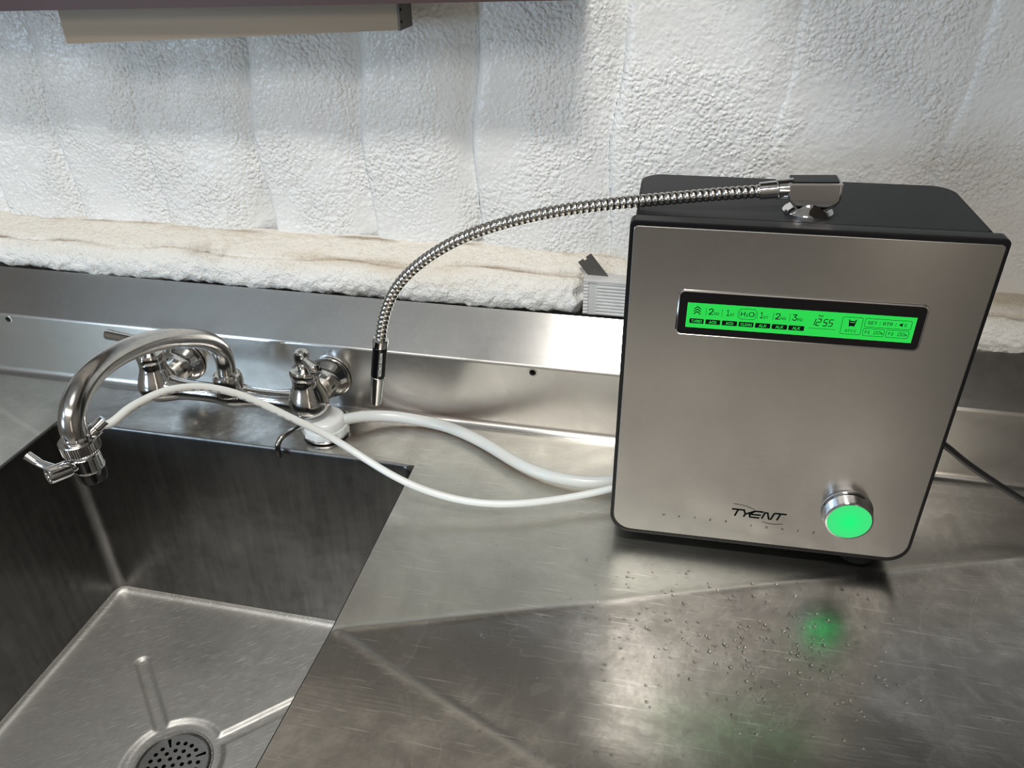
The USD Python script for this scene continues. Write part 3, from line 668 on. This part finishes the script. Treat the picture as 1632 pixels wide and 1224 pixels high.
part(dh, 'cup_skirt', lathe([(0.0283, 0.0075), (0.0292, 0.0062), (0.0296, 0.0080), (0.0284, 0.0150), (0.0272, 0.0160)], CUP, (0.02, -0.02, 1), 72, knurl=lambda p, th: (0.0006 * np.sin(11 * th) + 0.0005 * np.sin(23 * th + 1))[None] * (p[:, :1] > 0.0285)), 'cup_white', 50, 'uneven lower lip of the white cup')
OP = [CUP + (-0.021, -0.015, 0.0165), (-0.4445, -0.0770, 0.0200), (-0.4520, -0.0900, 0.0200), (-0.4570, -0.1000, 0.0185), (-0.4600, -0.1060, 0.0130), (-0.4610, -0.1080, 0.0050), (-0.4615, -0.1085, -0.0060)]
outp = catmull(OP, 50)[0]
part(dh, 'outlet_pipe', sweep(outp, 0.0034, 20), 'satin_chrome', 50, 'bent metal outlet pipe hooking over the basin edge')

# ------------------------------------------------------------------ the water appliance
MX, MY, MYAW = -0.0430, -0.1789, 0.0304
mach = thing('water_ionizer', 'black water ionizer with brushed steel front, green display and round lit button', 'water ionizer', (MX, MY, 0), MYAW)
Lp = lambda name, mesh, m, smooth=35, label=None, kind=None, parent=None: part(parent or mach, name, mesh, m, smooth, label, kind, local=True)
W_, Z0, Z1 = 0.2962, 0.0107, 0.3525
# black rear housing
plan = Polygon(np.vstack([[(0.0035, 0.010), (0.2905, 0.010)], [(0.2905 - 0.022 + 0.022 * math.cos(a), 0.1465 - 0.022 + 0.022 * math.sin(a)) for a in np.linspace(0, np.pi / 2, 10)], [(0.0035 + 0.022 + 0.022 * math.cos(a), 0.1465 - 0.022 + 0.022 * math.sin(a)) for a in np.linspace(np.pi / 2, np.pi, 10)]]))
hs = man(prism(plan, 0.012, 0.3500, 'xy', bevel=0.003))
gr = LineGroove = None
groove = plan.buffer(-0.0035).intersection(sbox(-1, 0.0225, 1, 1)).boundary.buffer(0.00045)
hs = hs - man(prism(unary_union([g for g in getattr(groove, 'geoms', [groove])]).intersection(sbox(0.006, 0.019, 0.288, 0.026)), 0.3492, 0.352, 'xy'))
Lp('housing', tri(hs), 'black_plastic', 30, 'matt black plastic rear housing')
# front frame and steel panel
fr_out = rrect(0, Z0, W_, Z1, (0.022, 0.022, 0.005, 0.005), 10)
Lp('front_frame', prism(Polygon(fr_out), 0.0, 0.0145, 'xz', bevel=0.0012), 'black_frame', 30, 'black rim around the steel front')
pan = rrect(0.0034, Z0 + 0.0056, W_ - 0.0034, Z1 - 0.0044, (0.0195, 0.0195, 0.0035, 0.0035), 10)
Lp('front_panel', prism(Polygon(pan), -0.0010, 0.004, 'xz', bevel=0.0006), 'steel_panel', 20, 'brushed stainless steel front panel')
for fx, fy in ((0.045, 0.03), (0.2525, 0.022), (0.045, 0.125), (0.2525, 0.125)):
    Lp('foot', lathe([(0.0190, 0.0005), (0.0205, 0.002), (0.0205, 0.0125), (0.005, 0.0125)], (fx, fy, 0), (0, 0, 1), 32), 'rubber', 35)
# display
bz_o = rrect(0.0462, 0.2500, 0.2500, 0.2930, 0.0052, 8); bz_i = rrect(0.0474, 0.2512, 0.2488, 0.2918, 0.0042, 8)
disp = Lp('display', prism(Polygon(rrect(0.0476, 0.2514, 0.2486, 0.2916, 0.0042, 8)), -0.0027, -0.0012, 'xz'), 'gloss_black', 20, 'glossy black display window')
Lp('display_rim', prism(Polygon(rrect(0.0458, 0.2496, 0.2504, 0.2934, 0.0056, 8)), -0.0026, 0.002, 'xz', bevel=0.0014), 'chrome', 20, 'thin chrome rim around the display', parent=disp)
SU0, SU1, SV0, SV1 = 0.0546, 0.2424, 0.2579, 0.2818
scr = Lp('screen', cbox((SU0, -0.00285, SV0), (SU1, -0.0020, SV1)), 'screen_green', False, 'backlit green screen', parent=disp)
INK = -0.00285


def txt(s, u, v, h, depth=0.0002, bold=False, wide=None, slant=0.0, y0=INK, center=False, y1=None):
    """lettering on a plane facing -y at height h, baseline at v."""
    m = meshkit.text_mesh(s, h, depth, bold); q = m.vertices.copy(); w = q[:, 0].max() - q[:, 0].min(); q[:, 0] -= q[:, 0].min()
    if wide: q[:, 0] *= wide / w; w = wide
    q[:, 0] += slant * q[:, 1]
    if center: q[:, 0] -= w / 2
    P = np.stack([u + q[:, 0], y0 - q[:, 2], v + q[:, 1]], 1)
    return trimesh.Trimesh(P, m.faces, process=False)


def strip(pts, w, y0=INK, closed=False, d=0.0002):
    from shapely.geometry import LineString
    return prism(LineString(list(pts) + ([pts[0]] if closed else [])).buffer(w / 2, cap_style=2 if not closed else 1), y0 - d, y0 + 0.0001, 'xz')


dark, pale = [], []
# steps row: arrows, 2ND 1ST H2O 1ST 2ND 3RD
for k in range(3):
    z = 0.2712 + 0.0024 * k
    dark.append(strip([(0.0606, z), (0.0635, z + 0.0024), (0.0664, z)], 0.0007))
B = 0.2715
for u, d, o in ((0.0733, '2', 'ND'), (0.0885, '1', 'ST'), (0.1168, '1', 'ST'), (0.1293, '2', 'ND'), (0.1433, '3', 'RD')):
    dark.append(txt(d, u, B, 0.0058, wide=0.0022 if d == '1' else 0.0040)); pale.append(txt(o, u + (0.0028 if d == '1' else 0.0046), B, 0.0024))
dark.append(txt('H', 0.1006, B + 0.0006, 0.0044)); dark.append(txt('2', 0.1049, B + 0.0006, 0.0026)); dark.append(txt('O', 0.1071, B + 0.0006, 0.0044, wide=0.0046))
hb = rrect(0.0990, 0.2693, 0.1130, 0.2794, 0.0022, 5)
dark.append(prism(Polygon(hb).difference(Polygon(hb).buffer(-0.00028)), INK - 0.0002, INK + 0.0001, 'xz'))
for u in (0.0710, 0.0846, 0.0980, 0.1141, 0.1276, 0.1412): pale.append(strip([(u, 0.2705), (u, 0.2775)], 0.00025))
tabs = []
for u0, u1, t in ((0.0577, 0.0699, 'TURBO'), (0.0715, 0.0840, 'ACD'), (0.0856, 0.0984, 'ACD'), (0.0998, 0.1122, 'CLEAN'), (0.1137, 0.1263, 'ALK'), (0.1277, 0.1404, 'ALK'), (0.1416, 0.1545, 'ALK')):
    dark.append(prism(Polygon(rrect(u0, 0.2622, u1, 0.2667, 0.0006, 3)), INK - 0.0002, INK + 0.0001, 'xz'))
    w = 0.0093 if len(t) == 5 else 0.0064
    tabs.append(txt(t, (u0 + u1) / 2, 0.2632, 0.0025, bold=True, wide=w, y0=INK - 0.0002, center=True))
SEG = {'1': 'bc', '2': 'abged', '5': 'afgcd', '0': 'abcdef'}


def seg_digit(c, u, v, w, h, t, slant=0.18):
    P = {'a': [(0, h), (w, h)], 'b': [(w, h), (w, h / 2)], 'c': [(w, h / 2), (w, 0)], 'd': [(0, 0), (w, 0)], 'e': [(0, 0), (0, h / 2)], 'f': [(0, h / 2), (0, h)], 'g': [(0, h / 2), (w, h / 2)]}
    out = []
    for s in SEG[c]:
        p = np.array(P[s], float); e = (p[1] - p[0]) * 0.05; p = [p[0] + e, p[1] - e]
        out.append(strip([(u + q[0] + slant * q[1], v + q[1]) for q in p], t))
    return out


for c, u in (('1', 0.1588), ('2', 0.1632), ('5', 0.1688), ('5', 0.1732)): dark += seg_digit(c, u, 0.2684, 0.0030, 0.0062, 0.00065)
pale.append(txt('PM', 0.1645, 0.2765, 0.0019))
for k in range(22): pale.append(cbox((0.1583 + k * 0.00099, INK - 0.0002, 0.26525), (0.1588 + k * 0.00099, INK, 0.26575)))


def box_outline(u0, v0, u1, v1, r=0.0014, w=0.00028):
    q = Polygon(rrect(u0, v0, u1, v1, r, 5)); return prism(q.difference(q.buffer(-w)), INK - 0.0002, INK + 0.0001, 'xz')


dark += [box_outline(0.1840, 0.2622, 0.2005, 0.2785), box_outline(0.2022, 0.2701, 0.2394, 0.2784), box_outline(0.2021, 0.2618, 0.2195, 0.2690), box_outline(0.2209, 0.2618, 0.2390, 0.2690)]
dark.append(prism(Polygon([(0.1900, 0.2755), (0.1895, 0.2762), (0.1902, 0.2698), (0.1943, 0.2698), (0.1953, 0.2762), (0.1947, 0.2755), (0.1939, 0.2692), (0.1906, 0.2692)]).buffer(0.0002), INK - 0.0002, INK, 'xz'))
dark.append(prism(Polygon([(0.1903, 0.2732), (0.1907, 0.2701), (0.1937, 0.2701), (0.1942, 0.2732)]), INK - 0.0002, INK, 'xz')); dark.append(cbox((0.1903, INK - 0.0002, 0.2739), (0.1941, INK, 0.2749)))
pale.append(txt('QTY.C', 0.1923, 0.2644, 0.0022, center=True))
pale.append(txt('SET', 0.2046, 0.2729, 0.0028, wide=0.0074)); pale.append(txt('RTR', 0.2168, 0.2729, 0.0028, wide=0.0076))
for u in (0.2143, 0.2270): pale.append(strip([(u, 0.2726), (u, 0.2758)], 0.0002))
dark.append(prism(Polygon([(0.2298, 0.2736), (0.2306, 0.2736), (0.2322, 0.2724), (0.2322, 0.2761), (0.2306, 0.2749), (0.2298, 0.2749)]), INK - 0.0002, INK, 'xz'))
for r in (0.0012, 0.0024): pale.append(strip([(0.2328 + r * math.cos(a), 0.27425 + r * math.sin(a)) for a in np.linspace(-0.8, 0.8, 8)], 0.00035))
pale += [txt('F1', 0.2040, 0.2641, 0.0027), txt('F2', 0.2229, 0.2641, 0.0027), txt('%', 0.2165, 0.2641, 0.0018, bold=True), txt('%', 0.2357, 0.2641, 0.0018, bold=True)]
for u in (0.2111, 0.2139, 0.2303, 0.2331): pale += [trimesh.Trimesh(q.vertices, q.faces, process=False) for q in seg_digit('0', u, 0.2641, 0.0018, 0.0028, 0.0003)]
Lp('screen_print', cat_(dark + pale), 'ink', False, 'dark symbols and figures on the green screen', 'stuff', parent=disp)
Lp('screen_tab_print', cat_(tabs), 'screen_green', False, 'green words on the dark tabs', 'stuff', parent=disp)
# knob
KC = (0.2279, 0.0, 0.0697)
knob = Lp('knob', lathe([(0.0240, -0.0012), (0.0244, 0.0006), (0.0240, 0.0028), (0.0228, 0.0045), (0.0222, 0.0145), (0.0216, 0.0165), (0.0203, 0.0168), (0.0202, 0.0155), (0.002, 0.0155)], KC, (0, -1, 0), 72), 'chrome', 30, 'chrome ring of the round button')
lens_path = '/World/water_ionizer/knob/lit_button'
lm = lathe([(0.0199, -0.001), (0.0201, 0.0), (0.0201, 0.0006), (0.0190, 0.0011), (0.0002, 0.0013)], (0, 0, 0), (0, -1, 0), 64)
lx = UsdGeom.Xform.Define(stage, lens_path) if False else None
lp = usdkit.mesh(stage, lens_path, lm, MAT['button_glow'], smooth=30)
lp.AddTranslateOp().Set(Gf.Vec3d(KC[0], -0.0158, KC[2])); tag(lp.GetPrim(), 'glowing green button face')
# maker's lettering with the two thin swooshes
PY = -0.0010
logo = []


def stroke(pts, w=0.0017): logo.append(strip(pts, w, PY))


lu, lv, lh = 0.1203, 0.0490, 0.0084
sl = 0.30
Q = lambda x, y: (lu + x + sl * y, lv + y)
stroke([Q(-0.0020, lh), Q(0.0108, lh)]); stroke([Q(0.0042, 0), Q(0.0042, lh)])
stroke([Q(0.0098, lh), Q(0.0132, 0.0036), Q(0.0205, lh)]); stroke([Q(0.0132, 0.0040), Q(0.0128, 0.0)])
stroke([Q(0.0290, lh), Q(0.0205, lh), Q(0.0170, 0.0036), Q(0.0190, 0.0004), Q(0.0282, 0.0004)]); stroke([Q(0.0172, 0.0040), Q(0.0282, 0.0040)])
stroke([Q(0.0305, 0), Q(0.0305, lh - 0.0006), Q(0.0330, lh - 0.0006), Q(0.0372, 0.0004), Q(0.0392, 0.0004), Q(0.0392, lh)])
stroke([Q(0.0392, lh), Q(0.0510, lh)]); stroke([Q(0.0452, 0), Q(0.0452, lh)])
logo.append(strip([(0.1213 + 0.0215 * t, 0.0608 + 0.0042 * math.sin(math.pi * (0.28 + 0.55 * t)) - 0.0036 * t) for t in np.linspace(0, 1, 14)], 0.00035, PY))
logo.append(strip([(0.1520 + 0.0200 * t, 0.0462 - 0.0036 * math.sin(math.pi * (0.10 + 0.66 * t)) + 0.0014 * t) for t in np.linspace(0, 1, 14)], 0.00035, PY))
Lp('brand_lettering', cat_(logo), 'ink', False, 'black slanted lettering between two thin curved lines')
wi = [txt(c, u, 0.0390, 0.0024, y0=PY, center=True) for c, u in zip('WATER', np.linspace(0.0546, 0.1171, 5))]
wi += [txt(c, u, 0.0372, 0.0024, y0=PY, center=True) for c, u in zip('IONIZER', 0.1420 + 0.0152 * np.arange(7)) if u < 0.2035 or u > 0.258]
Lp('small_lettering', cat_(wi), 'ink', False, 'row of tiny widely spaced capitals', 'stuff')
# swivel mount on top
MU, MD, MZ = 0.1488, 0.0490, 0.3500
mnt = man(lathe([(0.0212, 0.0), (0.0212, 0.002), (0.0196, 0.0042), (0.0155, 0.0070), (0.0125, 0.0110), (0.0115, 0.0160)], (MU, MD, MZ), (0, 0, 1), 56))
prof = [(MU - 0.0205, MZ + 0.0280), (MU + 0.0210, MZ + 0.0298), (MU + 0.0225, MZ + 0.0285), (MU + 0.0228, MZ + 0.0160)] + [(MU + 0.0018 + 0.0208 * math.cos(a), MZ + 0.0160 + 0.0125 * math.sin(a)) for a in np.linspace(-0.1, -math.pi / 2, 8)] + [(MU - 0.010, MZ + 0.0020), (MU - 0.0145, MZ + 0.0090), (MU - 0.0190, MZ + 0.0140), (MU - 0.0208, MZ + 0.0200)]
mnt = mnt + man(prism(Polygon(prof), MD - 0.0125, MD + 0.0125, 'xz', bevel=0.0018))
mt = Lp('hose_mount', tri(mnt), 'chrome', 28, 'chrome swivel mount on top of the housing')
pl_ = prism(Polygon(rrect(MU - 0.0185, MD - 0.0098, MU + 0.0195, MD + 0.0098, 0.0015, 4)), 0.0, 0.0006, 'xy'); v = pl_.vertices.copy(); v[:, 2] += MZ + 0.0280 + (v[:, 0] - MU + 0.0205) * 0.0434 + 0.0002; pl_ = trimesh.Trimesh(v, pl_.faces, process=False)
Lp('mount_inlay', pl_, 'black_frame', 20, 'dark inlay on the mount top', parent=mt)
# hose
c_, s_ = math.cos(MYAW), math.sin(MYAW)


def to_local(P):
    P = np.atleast_2d(np.asarray(P, float)) - (MX, MY, 0); return np.stack([c_ * P[:, 0] + s_ * P[:, 1], -s_ * P[:, 0] + c_ * P[:, 1], P[:, 2]], 1)


HW = [(0.0738, -0.1312, 0.3702), (0.0596, -0.1325, 0.3682), (0.0303, -0.1351, 0.3651), (-0.0063, -0.1383, 0.3607), (-0.0436, -0.1415, 0.3561), (-0.0816, -0.1446, 0.3504), (-0.1204, -0.1478, 0.3427), (-0.1603, -0.151, 0.3312), (-0.1957, -0.1537, 0.3171), (-0.2264, -0.156, 0.299), (-0.2524, -0.1578, 0.2773), (-0.2701, -0.159, 0.2545), (-0.2807, -0.1595, 0.2299), (-0.2868, -0.1598, 0.2046)]
HL = to_local(HW); HLp, hl = catmull(HL, 1100)
ph = np.linspace(0, hl / 0.0054, 1100)
hr = 0.0045 + 0.0012 * np.sqrt(np.abs(np.sin(np.pi * ph)))
Lp('flexible_hose', sweep(HLp, hr, 20), 'hose_steel', 45, 'ribbed flexible steel spout')
d0 = HL[0] - HL[1]; d0 /= np.linalg.norm(d0)
Lp('hose_ferrule', lathe([(0.0060, -0.013), (0.0072, -0.0125), (0.0074, 0.003), (0.0074, 0.0035)], HL[0], d0, 36), 'chrome', 35)
Lp('hose_coupling', lathe([(0.0074, 0.001), (0.0084, 0.0012), (0.0086, 0.0022), (0.0082, 0.003), (0.0080, 0.0150), (0.006, 0.0155)], HL[0], d0, 36), 'chrome', 35)
E0 = HL[-1]; E1 = to_local([(-0.3010, -0.1600, 0.1197)])[0]; dn = E1 - E0; nl = np.linalg.norm(dn); dn /= nl
nz = Lp('nozzle', lathe([(0.0062, -0.001), (0.0076, 0.0), (0.0078, 0.001), (0.0078, 0.0085), (0.0070, 0.0090), (0.0070, 0.0445), (0.0074, 0.0450), (0.0074, 0.0500), (0.0052, 0.0795), (0.0047, 0.0800), (0.0040, 0.0790), (0.002, 0.0780)], E0, dn, 48), 'chrome', 30, 'chrome outlet nozzle hanging at the hose end')
band = Lp('grip_band', lathe([(0.0068, 0.0086), (0.0075, 0.0092), (0.0075, 0.0442), (0.0068, 0.0448)], E0, dn, 48), 'gloss_black', 30, 'black grip with white lettering', parent=nz)
tm = meshkit.text_mesh('WATER IONIZER', 0.0026, 0.0002, True); q = tm.vertices.copy(); L = q[:, 0].max(); q[:, 0] *= 0.0285 / L; q[:, 1] -= 0.0013
vd = to_local([CAM])[0] - E0; vd -= dn * (vd @ dn); vd /= np.linalg.norm(vd); sd = np.cross(dn, vd)
a_ = q[:, 1] / 0.0075 + 0.25; rr_ = 0.00752 + q[:, 2]
# letters run down the grip, their tops to the right
sgn = 1.0 if (np.cross(dn, vd))[0] > 0 else -1.0
tv = E0 + dn * (0.0125 + q[:, 0])[:, None] + rr_[:, None] * (np.cos(a_)[:, None] * vd + sgn * np.sin(a_)[:, None] * sd)
Lp('grip_lettering', trimesh.Trimesh(tv, tm.faces, process=False), 'white_ink', False, 'white capitals running down the grip', parent=nz)

# ------------------------------------------------------------------ power cord
PC = [(0.262, -0.058, 0.1000), (0.2990, -0.0600, 0.0820), (0.3130, -0.0610, 0.0718), (0.3300, -0.0630, 0.0610), (0.3530, -0.0660, 0.0480), (0.3740, -0.0700, 0.0375), (0.42, -0.085, 0.0200), (0.480, -0.110, 0.0065), (0.56, -0.14, 0.0045), (0.72, -0.17, 0.0045)]
solo('power_cord', sweep(catmull(PC, 90)[0], 0.0036, 18), 'cord_black', 'black power cord leaving the right side of the appliance', 'cord', smooth=50)

# ------------------------------------------------------------------ razor blade and ribbed piece
a, b, c, d = [np.array(q) for q in ((-0.1034, 0.068, 0.2202), (-0.0795, 0.068, 0.1905), (-0.0930, 0.068, 0.1790), (-0.1169, 0.068, 0.2071))]
eu = b - a; eu /= np.linalg.norm(eu); ev = d - a; ev -= eu * (ev @ eu); ev /= np.linalg.norm(ev)
lo_, wi_ = 0.0390, 0.0195
pb = Polygon([(0, 0), (lo_, 0), (lo_, wi_), (0, wi_)])
pb = pb.difference(sbox(-0.001, wi_ * 0.40, 0.0028, wi_ * 0.60)).difference(sbox(lo_ - 0.0028, wi_ * 0.40, lo_ + 0.001, wi_ * 0.60))
pb = pb.difference(Polygon(rrect(lo_ * 0.47, wi_ * 0.36, lo_ * 0.53, wi_ * 0.66, 0.001, 5)))
bm = trimesh.creation.extrude_polygon(pb, 0.0003, engine='earcut')
nrm = np.cross(eu, ev); nrm = nrm if nrm[1] < 0 else -nrm
tilt = np.array([0, -0.28, 0])
def blade_map(q): return a + np.outer(q[:, 0], eu) + np.outer(q[:, 1], ev) + np.outer(q[:, 2], nrm) + np.outer(q[:, 0] * 0, tilt)
rz = thing('razor_blade', 'grey single edged razor blade stuck upright in the foam ledge', 'razor blade', tuple(b))
part(rz, 'blade', trimesh.Trimesh(blade_map(bm.vertices), bm.faces, process=False), 'blade_steel', False)
sp = trimesh.creation.extrude_polygon(sbox(0, -0.0002, lo_, 0.0030), 0.0009, engine='earcut'); sp.apply_translation([0, 0, -0.0003])
part(rz, 'spine', trimesh.Trimesh(blade_map(sp.vertices), sp.faces, process=False), 'blade_steel', False)

rp = thing('ribbed_panel', 'small white ribbed panel edge showing in the cut foam beside the appliance', 'panel', (-0.085, 0.06, 0.146))
zz = np.linspace(0.1462, 0.1900, 120); pr = 0.0550 - 0.0016 * np.sqrt(np.abs(np.sin(np.pi * (zz - 0.1462) / 0.00437)))
outl = [(y, z) for y, z in zip(pr, zz)] + [(0.075, 0.1900), (0.075, 0.1462)]
part(rp, 'ribbed_face', cat_([prism(Polygon(outl), -0.1090, -0.1030, 'yz'), prism(Polygon(outl), -0.0930, 0.02, 'yz')]), 'ribbed_white', 30)
part(rp, 'flat_strip', cbox((-0.1030, 0.0548, 0.1462), (-0.0930, 0.075, 0.1890)), 'ribbed_white', False)
part(rp, 'top_cap', rbox((-0.1095, 0.0530, 0.1885), (0.02, 0.0760, 0.1925), 0.001), 'ribbed_white', 30)

# ------------------------------------------------------------------ shelf overhead
sh = thing('overhead_shelf', 'dark maroon shelf with tan board fixed beneath, above the faucet', 'shelf', (-0.5, 0.05, 0.46))
def slanted(x0, x1, y0, y1, zb0, zb1, h):
    v = np.array([[x, y, z] for x, zb in ((x0, zb0), (x1, zb1)) for y in (y0, y1) for z in (zb, zb + h)])
    return trimesh.convex.convex_hull(v)
slope = (0.5015 - 0.4841) / (0.7651 - 0.1128); xe = -0.1235
zb = lambda x: 0.5015 + slope * (x + 0.1128)
part(sh, 'shelf_board', slanted(-1.5, xe, 0.0, 0.112, zb(-1.5), zb(xe), 0.022), 'maroon_wood', False, 'dark maroon shelf board')
bb = lambda x: 0.4487 + (0.4696 - 0.4487) / (0.7073 - 0.307) * (x + 0.7073)
rail = part(sh, 'tan_board', slanted(-0.7073, -0.307, 0.020, 0.058, bb(-0.7073), bb(-0.307), 0.040), 'tan_board', False, 'tan board under the shelf')
part(rail, 'end_cap', slanted(-0.307, -0.3045, 0.0195, 0.0585, bb(-0.307) - 0.0005, bb(-0.3045) - 0.0005, 0.0405), 'end_grey', False, 'dark grey end cap')
for z in (0.477, 0.4885):
    part(rail, 'screw', lathe([(0.0016, 0.0), (0.0014, 0.0008), (0.0003, 0.0010)], (-0.3045, 0.024, z), (1, 0, 0), 12), 'dark_hole', 30)
part(rail, 'bracket', slanted(-0.69, -0.32, 0.058, 0.10, bb(-0.69) + 0.012, bb(-0.32) + 0.012, 0.028), 'end_grey', False)
# added unseen soffit up to the right, put in to shade the wall, its end cut off at 45 degrees
solo('added_blocker_2', prism(Polygon([(-0.20, 0.112), (0.395, -0.52), (1.9, -0.52), (1.9, 0.112)]), 0.80, 1.0, 'xy'), 'blocker_dark', 'added unseen soffit with an angled end high on the back wall', 'blocker', 'structure', False)

# ------------------------------------------------------------------ water drops on the drainboard
rng = np.random.default_rng(7)
drop = trimesh.creation.icosphere(2, 1.0); dvv = drop.vertices.copy(); dvv[:, 2] = np.where(dvv[:, 2] < 0, 0, dvv[:, 2] * 0.5)
ds = []
for k in range(420):
    if k < 330: x, y = rng.normal(0.10, 0.085), rng.normal(-0.285, 0.055)
    else: x, y = rng.uniform(-0.2, 0.42), rng.uniform(-0.46, -0.20)
    if x < -0.25 or y > -0.195 or y < -0.5: continue
    r = rng.uniform(0.0008, 0.0019); z = float(top_z(np.array([x]), np.array([y]))[0])
    ds.append(trimesh.Trimesh(dvv * r + (x, y, z), drop.faces, process=False))
solo('water_droplets', cat_(ds), 'water', 'tiny clear water droplets scattered on the steel drainboard', 'water drops', 'stuff', True)
